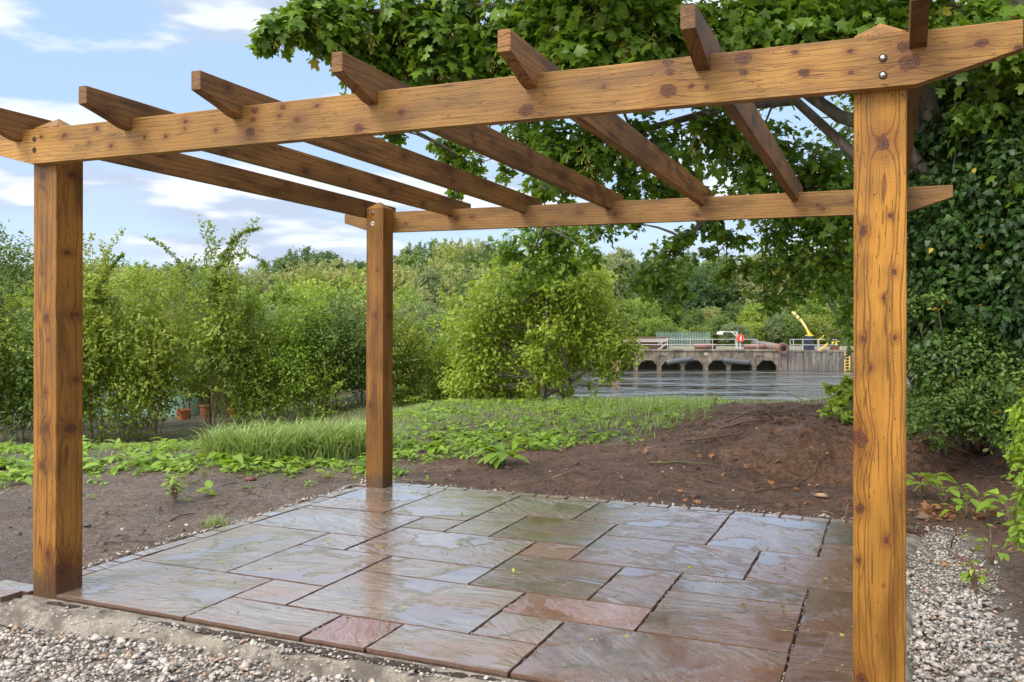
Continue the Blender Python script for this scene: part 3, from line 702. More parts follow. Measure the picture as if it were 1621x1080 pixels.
def cloud(q, blobs, n, per=9, tw=.18, shell=.6, upb=.7, droop=.5, zrange=None):
    """leaf positions in twig clumps through ellipsoid blobs; blobs (m,7): centre, radii, weight"""
    B = np.asarray(blobs, float); pw = B[:, 6]/B[:, 6].sum(); nt_ = max(1, n//per)
    bi = q.choice(len(B), nt_, p=pw); u = norm(q.normal(size=(nt_, 3))); r = q.random(nt_)**(1/3); r = r*(1-shell)+shell*r**.35
    tc_ = B[bi, :3]+u*B[bi, 3:6]*r[:, None]
    tdir = norm(u*B[bi, 3:6]+q.normal(0, .45, (nt_, 3))*B[bi, 3:6].mean(-1, keepdims=True)+np.array([0, 0, .1])*B[bi, 3:6].mean(-1, keepdims=True))
    k = np.repeat(np.arange(nt_), per); m = len(k); s = q.uniform(-1, 1, m)
    twk = (tw*np.clip(B[bi, 3]/(tw*2.2), .3, 1.15))[k]
    pos = tc_[k]+tdir[k]*(s*twk)[:, None]+q.normal(0, .38, (m, 3))*twk[:, None]
    nr = norm(u[k]*.55+np.array([0, 0, upb])+q.normal(0, .45, (m, 3)))
    ax = norm(tdir[k]*.6+q.normal(0, .6, (m, 3))+np.array([0, 0, -droop]))
    ctint = q.random(nt_)*.62+(q.random(len(B))[bi]-.5)*.5
    tint = np.clip(ctint[k]+.38*q.random(m), 0, .98); tint = np.where(q.random(m) < .006, 1., tint)
    return pos, nr, ax, tint, tc_, bi
def bez(a, b, c, n=6):
    return [(a*(1-t)**2+b*2*t*(1-t)+c*t*t) for t in [i/n for i in range(n+1)]]
M = {}
M['syc'] = leaf_mat('sycamore_leaf', (.042, .115, .014), (.21, .345, .04), .46, .4, hue=0)
M['ivy'] = leaf_mat('ivy_leaf', (.014, .042, .010), (.060, .125, .024), .22, .42, hue=0)
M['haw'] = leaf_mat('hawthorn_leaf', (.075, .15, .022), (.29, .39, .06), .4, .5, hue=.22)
M['hawd'] = leaf_mat('hawthorn_leaf_dark', (.045, .095, .02), (.15, .24, .05), .32, .5, hue=.1)  # darker hawthorn leaf colour for some shrubs, bushes and trees
M['lime'] = leaf_mat('field_maple_leaf', (.09, .185, .022), (.34, .47, .06), .44, .5, hue=.1)
M['far1'] = leaf_mat('broadleaf_mid_green', (.085, .145, .032), (.24, .34, .08), .34, .55, 0, .35)
M['far2'] = leaf_mat('broadleaf_dark_green', (.055, .105, .034), (.16, .25, .075), .3, .55, 0, .3)
M['far3'] = leaf_mat('willow_grey_green', (.13, .18, .075), (.33, .40, .18), .34, .55, 0, .25)
M['far4'] = leaf_mat('bright_green', (.12, .21, .035), (.32, .45, .09), .36, .55, 0, .12)
M['weed'] = leaf_mat('weed_leaf', (.10, .21, .02), (.31, .47, .055), .35, .5, 0, .1)
M['grass'] = leaf_mat('grass_blade', (.10, .20, .035), (.38, .50, .19), .32, .5, 0, .1)
M['seed'] = leaf_mat('sycamore_keys', (.26, .25, .05), (.45, .40, .12), .3, .5, 0, 0)
M['litter'] = leaf_mat('dead_leaf', (.10, .04, .018), (.36, .17, .07), .08, .6, 0, 0)
BK = bark_mat('grey_bark', (.09, .075, .06), (.20, .175, .145)); BKD = bark_mat('dark_bark', (.04, .03, .022), (.10, .08, .06), 25)
BKT = bark_mat('twig_bark', (.12, .08, .05), (.24, .17, .11), 40)

def make_tree(name, seed, h, r, nleaf, lsize, mat, tpl, trunk_r, bark=BKD, nblob=12, low=.25, per=9, shape='round', trunks=1, twigs=60, tw=.16, part='crown', fill=.5, shoots=0, slen=.25):
    """tapered trunk(s) with limbs reaching into a crown of leaf clumps; local origin at the base"""
    q = np.random.default_rng(seed); root = empty(name, (0, 0, 0)); B = []
    for i in range(nblob):
        t = low+(1-low)*(i+.5)/nblob+q.uniform(-.04, .04)
        if shape == 'round': env = math.sqrt(max(.05, 1-((t-(low+1)/2)/((1-low)/2+.06))**2))
        elif shape == 'cone': env = max(.14, max(0., 1-t)**.6*1.15)
        else: env = .62+.38*math.sin(t*7+seed)
        a = i*2.4+q.uniform(-.5, .5); rad = r*env*q.uniform(.45, .68)
        br = r*(q.uniform(.32, .52) if shape != 'column' else q.uniform(.4, .62))*(.6+.4*env)
        B.append((rad*math.cos(a), rad*math.sin(a), h*t, br, br, br*.8, br**2))
    B.append((0, 0, h*(low+.95)/2, r*fill, r*fill, h*(1-low)*.38, r*r*.5))
    B = np.array(B); top = (B[:, 2]+B[:, 5]).max(); B[:, 2] -= (top-h)*((B[:, 2]/h).clip(0, 1))
    pos, nr, ax, ti, tc_, bi = cloud(q, B, nleaf, per, tw)
    mb = MB()
    for k in range(trunks):
        a = k*2.3; b0 = Vector((.12*r*math.cos(a)*(trunks > 1), .12*r*math.sin(a)*(trunks > 1), -.15))
        tp = [b0+Vector((q.normal(0, .03)*h*t_, q.normal(0, .03)*h*t_, h*.88*t_)) for t_ in (0, .2, .4, .6, .8, 1)]
        mb.tube(tp, [trunk_r*(1-.88*t_**.8) for t_ in (0, .2, .4, .6, .8, 1)], 7)
        for j in range(k, len(B)-1, trunks):
            c = Vector(B[j, :3]); t0 = min(.75, max(.12, (c.z/h-.28))); i0 = int(t0/.88*5); st_ = tp[min(i0, 4)]
            mid = (st_+c)/2+Vector((0, 0, -.05*h)); rr_ = trunk_r*.42*(1-.5*t0)
            mb.tube(bez(st_, mid, c, 4), [rr_*(1-.2*i) for i in range(5)], 5, False)
    if twigs:
        for j in q.choice(len(tc_), min(twigs, len(tc_)), False):
            c = Vector(B[bi[j], :3]); e = Vector(tc_[j]); rr_ = trunk_r*.10
            mb.tube([c, (c+e)/2+Vector(q.normal(0, .03*r, 3)), e], [rr_, rr_*.7, rr_*.35], 4, False)
    for _ in range(shoots):
        b = B[q.integers(0, len(B)-1)]; dr = norm(np.array([b[0], b[1], 0])/r*.8+np.array([0, 0, q.uniform(.3, 1.6)])+q.normal(0, .25, 3)); c0 = b[:3]+dr*b[3]*.6
        ln = h*slen*q.uniform(.5, 1.1); bend = np.array([q.normal(0, .15), q.normal(0, .15), -.25])*ln; m_ = int(ln/lsize*4.2)
        t_ = q.uniform(0, 1, m_)[:, None]; pp = c0+dr*ln*t_+bend*t_*t_+q.normal(0, lsize*.35, (m_, 3))
        mb.tube([Vector(c0+dr*ln*u_+bend*u_*u_) for u_ in (0, .33, .66, 1)], [trunk_r*.12, trunk_r*.1, trunk_r*.07, trunk_r*.04], 4, False)
        pos = np.concatenate([pos, pp]); nr = np.concatenate([nr, norm(q.normal(0, .6, (m_, 3))+[0, 0, .7])]); ax = np.concatenate([ax, norm(q.normal(0, .7, (m_, 3))+dr)]); ti = np.concatenate([ti, np.clip(.35+.6*q.random(m_), 0, .97)])
    mb.build('trunk', bark, root, True)
    leaves(part, tpl, pos, nr, ax, lsize*q.uniform(.65, 1.25, len(pos)), ti, mat, root)
    return root

# ------------------------------------------------------------------ far woodland (d > 30 m)
PRO = []
specs = [('far1', 'round', 9, 4.2), ('far2', 'round', 10, 4.6), ('far3', 'round', 8.5, 4.4), ('far4', 'round', 7.5, 4.2), ('far1', 'column', 10, 3.2), ('far3', 'cone', 9.5, 3.8), ('far4', 'column', 8, 3.4), ('far2', 'cone', 9, 3.8)]
WORDS = {'far1': 'mid green', 'far2': 'dark green', 'far3': 'pale grey-green', 'far4': 'bright yellow-green'}
SHW = {'round': 'round-headed', 'column': 'upright', 'cone': 'tapering'}
for i, (m, sh, h, r) in enumerate(specs):
    t = make_tree('woodland_tree', 300+i, h, r, 9500, .30, M[m], SPRIG, .16, BKD, 24, .08, 8, sh, 1, 20, .40, fill=.5, shoots=26, slen=.16)
    PRO.append((t, h, m, sh))
used = [False]*8
placed = []
def put_far(px, d, topy, kind, wsc=1., rk=0):
    t, h, m, sh = PRO[kind]; p = spot(px, d); z0 = gz1(p.x, p.y)
    if z0 < WZ-.1: z0 = WZ
    top = CAMP[2]-(topy-HY)/FPX*d; s = max(.25, (top-z0)/h)
    o = t if not used[kind] else copy_tree(t); used[kind] = True
    o.location = (p.x, p.y, z0); q = random.Random(int(px*7+d*13)); k = min(max(s, .55), 1.3)*wsc
    o.scale = (k, k, s); o.rotation_euler = (0, 0, q.uniform(0, 6.28)); placed.append((o, px, d, m, sh, rk)); return o
sil = lambda x: float(np.interp(x, [-200, 0, 90, 140, 210, 300, 380, 430, 470, 500, 550, 575, 640, 700, 760, 800, 860, 960, 1020, 1100, 1180, 1260, 1400, 1700], [440, 428, 418, 412, 424, 420, 438, 430, 400, 396, 408, 424, 392, 384, 388, 400, 405, 398, 405, 402, 396, 392, 396, 396]))
q = random.Random(11)
for d, y_off, step in ((165, 0, 32), (128, 10, 38), (100, 26, 44)):
    x = -120
    while x < (1750 if d > 150 else 2250):
        if not (d < 110 and 930 < x < 1420):
            kind = q.choice((0, 0, 1, 1, 2, 4, 5, 7)) if d > 110 else q.choice((0, 2, 2, 3, 4, 5))
            if 455 < x < 540 and d > 150: kind = 1
            put_far(x+q.uniform(-10, 10), d+q.uniform(-8, 8), sil(x)+y_off+q.uniform(-4, 10), kind, 1.05, d)
        x += step*q.uniform(.8, 1.2)
# left mid-ground bushes on the low ground
for d, yo, step, x0, x1 in ((62, 436, 52, -80, 820), (42, 452, 62, -60, 800), (30, 478, 74, 120, 760)):
    x = x0
    while x < x1:
        put_far(x+q.uniform(-12, 12), d+q.uniform(-3, 3), yo+q.uniform(-9, 14), q.choice((3, 3, 6, 2, 0, 5)), .82 if d > 35 else .6, d)
        x += step*q.uniform(.8, 1.2)
# behind the quay: bushes and hill trees
for d, yo, step in ((97, 505, 30), (112, 478, 34), (132, 450, 40), (150, 425, 44)):
    x = 930
    while x < 1500:
        if not (d > 120 and d < 152 and 1075 < x < 1125):
            put_far(x+q.uniform(-8, 8), d+q.uniform(-3, 3), (yo if not (d == 97 and 1040 < x < 1135) else 528)+(18 if d == 112 and 1060 < x < 1130 else 0)+q.uniform(-10, 10), q.choice((0, 3, 2, 6, 1, 0)), .8, d)
        x += step*q.uniform(.85, 1.15)
# labels: rank counted from the left along each row
rows = {165: 'the skyline row', 128: 'the row just below the skyline', 100: 'the lower wooded slope', 62: 'the far bush row beyond the hedge', 42: 'the middle bush row beyond the hedge', 30: 'the nearest bush row beyond the hedge',
        97: 'the bushes directly behind the quay', 112: 'the second row behind the quay', 132: 'the third row up the quay hillside', 150: 'the highest row of the quay hillside'}
def nth(i): return '%d%s' % (i, 'th' if 10 <= i % 100 <= 20 else {1: 'st', 2: 'nd', 3: 'rd'}.get(i % 10, 'th'))
for rk, rn in rows.items():
    rr_ = sorted([e for e in placed if e[5] == rk], key=lambda e: e[1])
    for i, (o, px, d, m, sh, _) in enumerate(rr_):
        tag(o, '%s %s tree, %s from the left in %s' % (WORDS[m], SHW[sh], nth(i+1), rn), 'tree', 'trees of '+rn)
for i in range(8):
    if not used[i]:
        for c in list(PRO[i][0].children): bpy.data.objects.remove(c)
        bpy.data.objects.remove(PRO[i][0])

# ------------------------------------------------------------------ hedge of young hawthorns, garden tree
HP = []
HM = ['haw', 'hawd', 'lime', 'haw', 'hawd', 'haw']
for i, (h, r, low, tr, sh) in enumerate([(2.1, .66, .22, .020, 'column'), (2.3, .74, .30, .022, 'round'), (1.9, .72, .14, .018, 'column'), (2.6, .64, .26, .022, 'cone'), (2.2, .8, .2, .02, 'round'), (2.0, .62, .18, .02, 'cone')]):
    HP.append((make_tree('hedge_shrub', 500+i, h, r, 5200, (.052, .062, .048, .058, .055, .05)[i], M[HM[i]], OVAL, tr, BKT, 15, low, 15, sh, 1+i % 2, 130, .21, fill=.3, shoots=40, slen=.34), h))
hused = [False]*6
hx = [(-70, 9.0, 455, 0), (-10, 9.1, 430, 2), (38, 9.4, 440, 0), (98, 9.5, 436, 1), (150, 9.5, 418, 3), (196, 9.9, 436, 1), (246, 9.9, 432, 0), (300, 18.1, 402, 1), (346, 10.2, 400, 3), (392, 10.6, 442, 1), (440, 10.9, 462, 2), (486, 11.2, 468, 0), (528, 11.6, 458, 1), (572, 12.0, 470, 2), (616, 12.4, 478, 0), (655, 12.8, 490, 1), (700, 13.2, 482, 2), (742, 13.6, 478, 0), (786, 14.2, 452, 1),
      (20, 11.6, 452, 1), (120, 11.9, 448, 0), (225, 12.3, 450, 2), (330, 12.6, 444, 1), (425, 13.0, 474, 0), (510, 13.5, 478, 1), (600, 14.2, 486, 0), (680, 14.8, 492, 2), (760, 15.6, 470, 1), (820, 16.4, 470, 0)]
descr = ['against the left frame edge', 'left of the front left post', 'just left of the front left post', 'behind the front left post', 'first right of the front left post', 'second right of the front left post', 'in front of the pale green sheeting', 'dense and tall with pots showing at its foot', 'tallest of the hedge with arching top shoots', 'behind the right-hand terracotta pot', 'behind the left end of the long grass', 'behind the middle of the long grass', 'just left of the middle post', 'behind the left side of the middle post', 'just right of the middle post', 'second right of the middle post', 'third right of the middle post', 'low and loose beside the weedy knoll', 'next to the garden tree']
for i, (px, d, ty, k) in enumerate(hx):
    d0 = d; d = 17.2+(d-9.)*.78+(.8 if i > 18 else 0); k = (k, 4, k, 5, k, 2)[i % 6]; ty += (14, 30, 10, 38, 22, 6, 44)[i*3 % 7] if px not in (300, 346) else 6
    p = spot(px, d); z0 = gz1(p.x, p.y)-.02; top = CAMP[2]-(ty-HY)/FPX*d; s = (top-z0)/HP[k][1]
    o = HP[k][0] if not hused[k] else copy_tree(HP[k][0]); hused[k] = True
    o.location = (p.x, p.y, z0); o.scale = (min(1.75, .62+s*.6),)*2+(s,); o.rotation_euler = (0, 0, i*1.7)
    dsc = descr[i] if i < len(descr) else 'in the hedge back row, %s from the left' % nth(i-18)
    tag(o, 'leafy young hedge shrub %s' % dsc, 'shrub', 'young shrubs of the garden hedge')
# arching shoots on the tall hedge shrubs
def shoot(name, pts, r0, n, size, mat, label, cat, group=None):
    root = empty(name, pts[0]); P0 = Vector(pts[0]); pp = [Vector(p)-P0 for p in pts]
    MB().tube(pp, [r0*(1-.85*i/(len(pp)-1)) for i in range(len(pp))], 5).build('stem', BKT, root, True)
    q = np.random.default_rng(int(abs(P0.x)*100)+n); A = np.array([list(p) for p in pp]); t = q.uniform(.08, 1, n)*(len(pp)-1); i = np.minimum(t.astype(int), len(pp)-2); f = (t-i)[:, None]
    pos = A[i]*(1-f)+A[i+1]*f; nr = norm(q.normal(0, .6, (n, 3))+[0, 0, .8]); ax = norm(q.normal(0, 1, (n, 3)))
    leaves('foliage', OVAL, pos+ax*.01, nr, ax, size*q.uniform(.6, 1.3, n), q.random(n)*.9, mat, root)
    return tag(root, label, cat, group)
S = lambda px, d, py: spot(px, d, py)
shoot('arching_shoot', [S(330, 18.1, 480), S(345, 18.1, 420), S(365, 18.1, 385), S(388, 18.1, 366), S(412, 18.1, 362)], .016, 330, .072, M['haw'], 'highest arching leafy shoot above the hedge', 'shoot', 'shoots above the hedge')
shoot('arching_shoot', [S(340, 18.1, 430), S(365, 18.1, 404), S(390, 18.1, 402), S(418, 18.1, 414), S(420, 18.1, 425)], .013, 240, .066, M['haw'], 'drooping shoot below the highest arching one', 'shoot', 'shoots above the hedge')
shoot('arching_shoot', [S(300, 18.1, 450), S(275, 18.1, 405), S(255, 18.1, 388), S(232, 18.1, 375)], .013, 200, .066, M['haw'], 'thin shoot leaning left above the hedge', 'shoot', 'shoots above the hedge')
shoot('arching_shoot', [S(160, 17.7, 460), S(172, 17.7, 430), S(186, 17.7, 412), S(195, 17.7, 404)], .013, 190, .066, M['haw'], 'short shoot right of the front left post', 'shoot', 'shoots above the hedge')
shoot('arching_shoot', [S(790, 13, 480), S(795, 13, 430), S(785, 13, 400), S(775, 13, 372)], .010, 120, .06, M['haw'], 'thin shoot left of the hanging sycamore spray', 'shoot', 'shoots above the hedge')
# darker tree at the left frame edge
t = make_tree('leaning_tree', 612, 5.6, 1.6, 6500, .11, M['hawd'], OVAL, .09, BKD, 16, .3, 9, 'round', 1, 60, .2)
p = spot(4, 24); t.location = (p.x, p.y, gz1(p.x, p.y)); t.scale = (1, 1, (CAMP[2]-(352-HY)/FPX*24-gz1(p.x, p.y))/5.6)
tag(t, 'dark loose tree standing tall at the left frame edge', 'tree')
# garden tree in the middle
def garden_tree():
    q = np.random.default_rng(77); base = spot(862, 14.6); base.z = gz1(base.x, base.y)-.05
    root = empty('garden_tree', base); d = 14.6
    def lp(px, py, dd=0): return spot(px, d+dd, py)-base
    bl = []
    for (px, py, r, dd, wt) in [(860, 430, 40, 0, 1), (820, 450, 45, .3, 1), (900, 445, 45, -.2, 1), (870, 480, 55, .5, 1), (780, 480, 45, 0, .9), (930, 480, 42, 0, 1), (745, 520, 38, .2, .7), (800, 530, 45, .5, .9), (860, 530, 50, 1, .8), (920, 525, 45, .2, 1), (965, 535, 36, -.2, .9), (990, 555, 26, -.2, .6), (950, 560, 35, .2, .7),
                               (770, 570, 45, .2, .8), (740, 600, 35, .2, .5), (820, 590, 45, .6, .7), (800, 615, 30, .6, .4), (880, 590, 30, .9, .35), (960, 590, 22, .0, .3), (905, 570, 30, .8, .4), (840, 400, 22, 0, .3), (975, 515, 22, 0, .3), (1008, 546, 10, 0, .2), (945, 612, 14, 0, .3), (890, 622, 18, .9, .4), (840, 600, 30, .8, .5), (760, 610, 34, .3, .6), (905, 560, 30, .6, .5), (860, 395, 12, 0, .3), (905, 400, 12, 0, .3), (950, 440, 14, 0, .4), (800, 415, 14, 0, .4), (862, 585, 24, -.45, .7), (850, 555, 28, -.5, .7), (868, 520, 26, -.5, .6), (838, 612, 20, -.4, .5), (885, 596, 16, -.4, .35), (750, 560, 30, .3, .6), (840, 622, 20, .2, .5), (905, 618, 18, .3, .5), (790, 622, 24, .2, .6), (985, 500, 12, 0, .3), (995, 565, 14, -.1, .35), (770, 440, 16, .1, .4), (930, 425, 14, 0, .35)]:
        c = lp(px, py, dd); r_ = r*d/FPX; bl.append((*c, r_*1.05, r_*1.05, r_*.72, wt*r*r))
    pos, nr, ax, ti, tc_, bi = cloud(q, bl, 30000, 14, .26, .5, .8, .35)
    mb = MB(); st_ = lp(862, 636)
    tr = [st_, lp(860, 600), lp(862, 560), lp(868, 520), lp(862, 470), lp(860, 425)]
    mb.tube(tr, [.06, .052, .045, .035, .025, .01], 8)
    low_ = [lp(864, 625), lp(885, 615), lp(905, 603), lp(930, 585), (lp(950, 555)), lp(975, 535)]
    mb.tube(low_, [.045, .042, .034, .025, .016, .008], 7)
    mb.tube([lp(903, 604), lp(895, 575), lp(888, 545), lp(905, 500)], [.035, .03, .022, .01], 6)
    mb.tube([lp(862, 590), lp(835, 560), lp(800, 540), lp(760, 525)], [.022, .017, .012, .006], 6)
    mb.tube([lp(860, 615), lp(840, 590), lp(800, 575), lp(765, 575)], [.02, .015, .011, .005], 6)
    for j in q.choice(len(tc_), 260, False):
        e = Vector(tc_[j]); cand = min(tr+low_, key=lambda v: (v-e).length)
        mb.tube([cand, (cand+e)/2+Vector(q.normal(0, .05, 3)), e], [.008, .006, .003], 4, False)
    mb.build('trunk', BK, root, True)
    leaves('crown', OVAL, pos, nr, ax, .072*q.uniform(.6, 1.3, len(pos)), ti, M['lime'], root)
    tag(root, 'spreading yellow-green garden tree with a low side limb at the top of the river bank', 'tree')
garden_tree()

# ------------------------------------------------------------------ sycamore
def sycamore():
    q = np.random.default_rng(5); base = spot(1535, 8.0); base.z = gz1(base.x, base.y)-.2
    root = empty('sycamore', base)
    P = lambda px, d, py: spot(px, d, py)-base
    raw = [(415,62,7.5,16),(435,45,7.5,24),(475,35,7.5,40),(520,20,7.6,48),(530,62,7.8,34),(575,95,8,36),(600,55,8,55),(640,20,8,60),(650,110,8.3,50),(690,150,8.4,36),(700,90,8,60),(720,30,8,60),(760,130,8.2,48),(620,150,8.5,26),(560,150,8.8,14),(590,185,9,22),(630,205,9,20),
      (800,60,8,60),(860,60,7.8,70),(830,140,8.2,40),(900,110,7.5,60),(950,50,7.5,70),(960,130,8,40),(1000,90,7.5,60),(1050,40,7.5,60),(1080,120,8,40),(1120,90,7.6,60),(1180,50,7.4,70),(1250,50,7.4,70),(1330,40,7.4,70),(1400,50,7.6,70),(1480,50,7.4,70),(1560,50,7,60),(1640,80,7,60),
      (715,238,9.5,22),(745,262,9.5,24),(765,290,9.5,14),(722,305,10,11),(690,228,9.5,16),(810,270,9,16),(840,215,8.5,38),(880,240,8,46),(930,250,8,42),(960,220,8,46),(895,280,9,32),(850,300,9.5,20),(1000,290,8.5,42),(1020,230,8.2,46),(1100,240,8.4,54),(1060,300,9,36),(1140,200,8.5,40),(1180,300,8.7,54),(1200,230,8.6,50),(1280,270,8.8,54),(1330,320,8.6,60),(1250,340,9,46),
      (825,385,11,30),(800,400,11,20),(850,420,11,34),(815,450,11,20),(880,392,11,34),(860,370,11,34),(910,370,11,34),(935,402,10.5,22),(950,365,10.2,24),(900,425,11,14),(1000,355,9.6,16),(975,350,9.6,16),
      (1062,392,9,20),(1040,420,9,26),(1010,445,9,22),(1035,455,9,20),(1070,450,9,24),(1064,480,9,16),(1090,418,9,18),(1085,372,9,14),(1130,358,9,24),(1120,395,9.2,10),(1165,378,9,18),(1145,432,9.5,18),(1180,418,9.5,15),(1160,412,9.5,10),(1225,385,9,32),(1215,430,9.2,24),(1260,430,9,36),(1300,380,8.8,50),(1315,440,8.7,40),(1225,474,9,18),(1190,460,9.3,12),(1260,468,8.9,16),(1330,495,8.7,22),(1338,535,8.6,13),(1345,400,8.6,46),
      (1380,300,9,60),(1400,400,9.2,60),(1450,180,8.4,60),(1460,300,8.8,60),(1560,180,7.4,46),(1600,300,7.4,40)]
    bl = []
    for (px, py, d, r) in raw:
        c = P(px, d, py); r_ = r*d/FPX; bl.append((*c, r_, r_, r_*.85, (r+6)**2*(1.5 if d > 8.9 and py > 350 else 1)))
    qq = random.Random(3)
    for _ in range(46):   # the crown above the frame
        px = qq.uniform(560, 1900); d = qq.uniform(6.5, 10.5); py = qq.uniform(-650, -50)
        c = P(px, d, py); r_ = qq.uniform(.35, .6); bl.append((*c, r_, r_, r_*.8, 3600))
    for _ in range(26):   # the inner crown, behind the limbs
        px = qq.uniform(1000, 1700); d = qq.uniform(9.5, 12); py = qq.uniform(-80, 420)
        if py > 250 or (px < 1250 and py > 120): continue
        c = P(px, d, py); r_ = qq.uniform(.4, .6); bl.append((*c, r_, r_, r_*.8, 5200))
    pos, nr, ax, ti, tc_, bi = cloud(q, bl, 62000, 8, .19, .45, .75, .75)
    mb = MB(); T0 = [P(1535, 8, 760), P(1530, 8, 560), P(1545, 8, 360), P(1570, 8, 160), P(1600, 8, 0), P(1610, 8, -260)]
    mb.tube(T0, [.30, .27, .24, .22, .20, .12], 12)
    mb.tube([P(1530, 8, 620), P(1500, 8, 420), P(1490, 8, 250), P(1440, 8, 60), P(1380, 8, -150)], [.13, .12, .10, .08, .05], 9)
    limbs = [[P(1500,8,330),P(1420,8,210),P(1330,7.9,185),P(1280,8,150),P(1180,7.9,70),P(1000,7.9,20),P(800,8,10),P(640,8,12),P(520,7.7,30),P(425,7.5,58)],
             [P(1495,8,260),P(1400,8,120),P(1250,7.8,20),P(1000,7.8,-60),P(800,8,-80),P(650,8,-60)],
             [P(1505,8,360),P(1380,8.1,270),P(1260,8.3,160),P(1150,8.3,170),P(1000,8.4,210),P(900,9,300),P(860,10.6,360),P(840,11,410)],
             [P(1505,8,420),P(1400,8.5,330),P(1250,9,290),P(1140,9,330),P(1090,9,370),P(1075,9,400),P(1040,9,430)],
             [P(1515,8,460),P(1420,8.5,390),P(1320,8.8,400),P(1260,9,440),P(1220,9.2,480)],
             [P(1560,8,200),P(1500,7.2,0),P(1450,7,-200)], [P(1600,8,0),P(1700,7.5,-150),P(1750,7,-300)], [P(1490,8,250),P(1300,9,-60),P(1100,9.5,-300)],
             [P(1140,9,330),P(1150,9.3,380),P(1150,9.5,430)], [P(1000,8.4,210),P(850,9,230),P(745,9.5,262)]]
    allp = []
    for lm, r0 in zip(limbs, (.075, .06, .06, .055, .05, .08, .08, .08, .014, .02)):
        n = len(lm); mb.tube(lm, [r0*(1-.85*i/(n-1)) for i in range(n)], 7)
        for i in range(n-1):
            for t_ in (0, .33, .66): allp.append(lm[i].lerp(lm[i+1], t_))
        allp.append(lm[-1])
    ends = []
    for b in bl:
        c = Vector(b[:3]); s_ = min(allp, key=lambda v: (v-c).length+.0); mid = (s_+c)/2+Vector((0, 0, .12*(s_-c).length))
        ln = (s_-c).length; r0 = min(.03, .008+.012*ln)
        mb.tube(bez(s_, mid, c, 4), [r0, r0*.85, r0*.7, r0*.5, r0*.35], 5, False)
    for j in q.choice(len(tc_), 1100, False):
        c = Vector(bl[bi[j]][:3]); e = Vector(tc_[j])
        mb.tube([c, (c+e)/2+Vector(q.normal(0, .03, 3)), e], [.006, .004, .0025], 4, False)
    mb.build('trunk', BK, root, True)
    fs = np.array([1.0 if i < 35 else .86 if raw[i][1] < 350 else .64 for i in range(len(raw))]+[1.]*(len(bl)-len(raw)))[np.repeat(bi, 8)]
    leaves('crown', MAPLE, pos, nr, ax, .094*fs*q.uniform(.5, 1.35, len(pos)), ti, M['syc'], root)
    # hanging bunches of keys
    ks = [(440,72,7.4),(505,30,7.4),(475,55,7.4),(560,60,7.6),(662,105,7.8),(717,52,7.7),(640,60,7.8),(700,120,7.8),(1000,72,7.2),(985,90,7.2),(870,45,7.4),(945,30,7.2),(930,262,7.7),(925,245,7.7),(1095,235,8),(1110,215,8),(1165,30,7),(640,25,7.7),(590,70,7.6),(760,40,7.7),(1030,60,7.2),(780,100,7.7)]
    K = []
    for (px, py, d) in ks:
        c = np.array(P(px, d, py)); m = 22; K.append(c+q.normal(0, 1, (m, 3))*[.022, .022, .05])
    extra = pos[q.choice(len(pos), 40, False)]
    for c in extra: K.append(c+q.normal(0, 1, (14, 3))*[.02, .02, .045]+[0, 0, -.05])
    K = np.concatenate(K); n = len(K)
    so_ = leaves('seed_keys', SAMARA, K, norm(q.normal(0, 1, (n, 3))), norm(q.normal(0, .6, (n, 3))+[0, 0, -1]), .048*q.uniform(.7, 1.2, n), q.random(n), M['seed'], root)
    so_['kind'] = 'stuff'
    tag(root, 'huge sycamore with lobed leaves overhanging the pergola from the right', 'tree')
    return base, T0
SB, ST = sycamore()
# ivy on the sycamore trunk
q = np.random.default_rng(21)
def ivy_wall():
    root_ = spot(1500, 7.6); root_.z = gz1(root_.x, root_.y)
    bl = []
    for (px, py, d, r) in [(1500,560,7.6,45),(1530,480,7.5,50),(1480,450,7.8,45),(1560,420,7.4,45),(1510,380,7.6,50),(1600,360,7.3,50),(1550,300,7.5,45),(1490,310,7.8,45),(1610,250,7.3,45),(1560,220,7.6,40),(1500,220,7.9,40),(1450,380,8.2,40),(1460,500,8.0,40),(1600,480,7.4,50),(1640,420,7.2,50),(1450,250,8.2,40),(1580,150,7.7,36),(1620,160,7.3,40),(1520,140,8,36)]:
        c = spot(px, d, py)-root_; r_ = r*d/FPX; bl.append((*c, r_, r_, r_*1.1, r*r))
    pos, nr, ax, ti, tc_, bi = cloud(q, bl, 17000, 8, .14, .6, .35, .9)
    root = empty('ivy', root_)
    mb = MB(); 
    for k in range(9):
        x0 = 1490+k*14; pts = [spot(x0+random.uniform(-6, 6)+(py-700)*-.05, 7.62, py)-root_ for py in range(720, 60, -70)]
        mb.tube(pts, [.016-.0012*i for i in range(len(pts))], 5)
    mb.build('stem', BK, root, True)
    leaves('foliage', IVYL, pos, nr, ax, .066*q.uniform(.5, 1.25, len(pos)), ti, M['ivy'], root)
    tag(root, 'dark ivy climbing the sycamore trunk right of the front right post', 'ivy')
ivy_wall()
# trees closing the view behind the sycamore
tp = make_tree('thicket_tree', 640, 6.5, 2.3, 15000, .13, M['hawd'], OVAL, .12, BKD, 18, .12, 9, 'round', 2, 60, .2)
hid = [(1480, 13.5, 40, 'tall dense dark tree right behind the sycamore trunk'), (1640, 11.5, -60, 'dark tree behind the sycamore at the right frame edge'), (1530, 14.5, 60, 'dark tree on the bank behind the front right post'), (1560, 17, -40, 'farther dark tree between the sycamore trunk and the frame edge')]
for i, (px, d, ty, lb) in enumerate(hid):
    o = tp if i == 0 else copy_tree(tp); p = spot(px, d); z = gz1(p.x, p.y); o.location = (p.x, p.y, z)
    o.scale = (.95, .95, (CAMP[2]-(ty-HY)/FPX*d-z)/6.5); o.rotation_euler = (0, 0, i*1.3)
    tag(o, lb, 'tree', 'dark trees behind the sycamore')
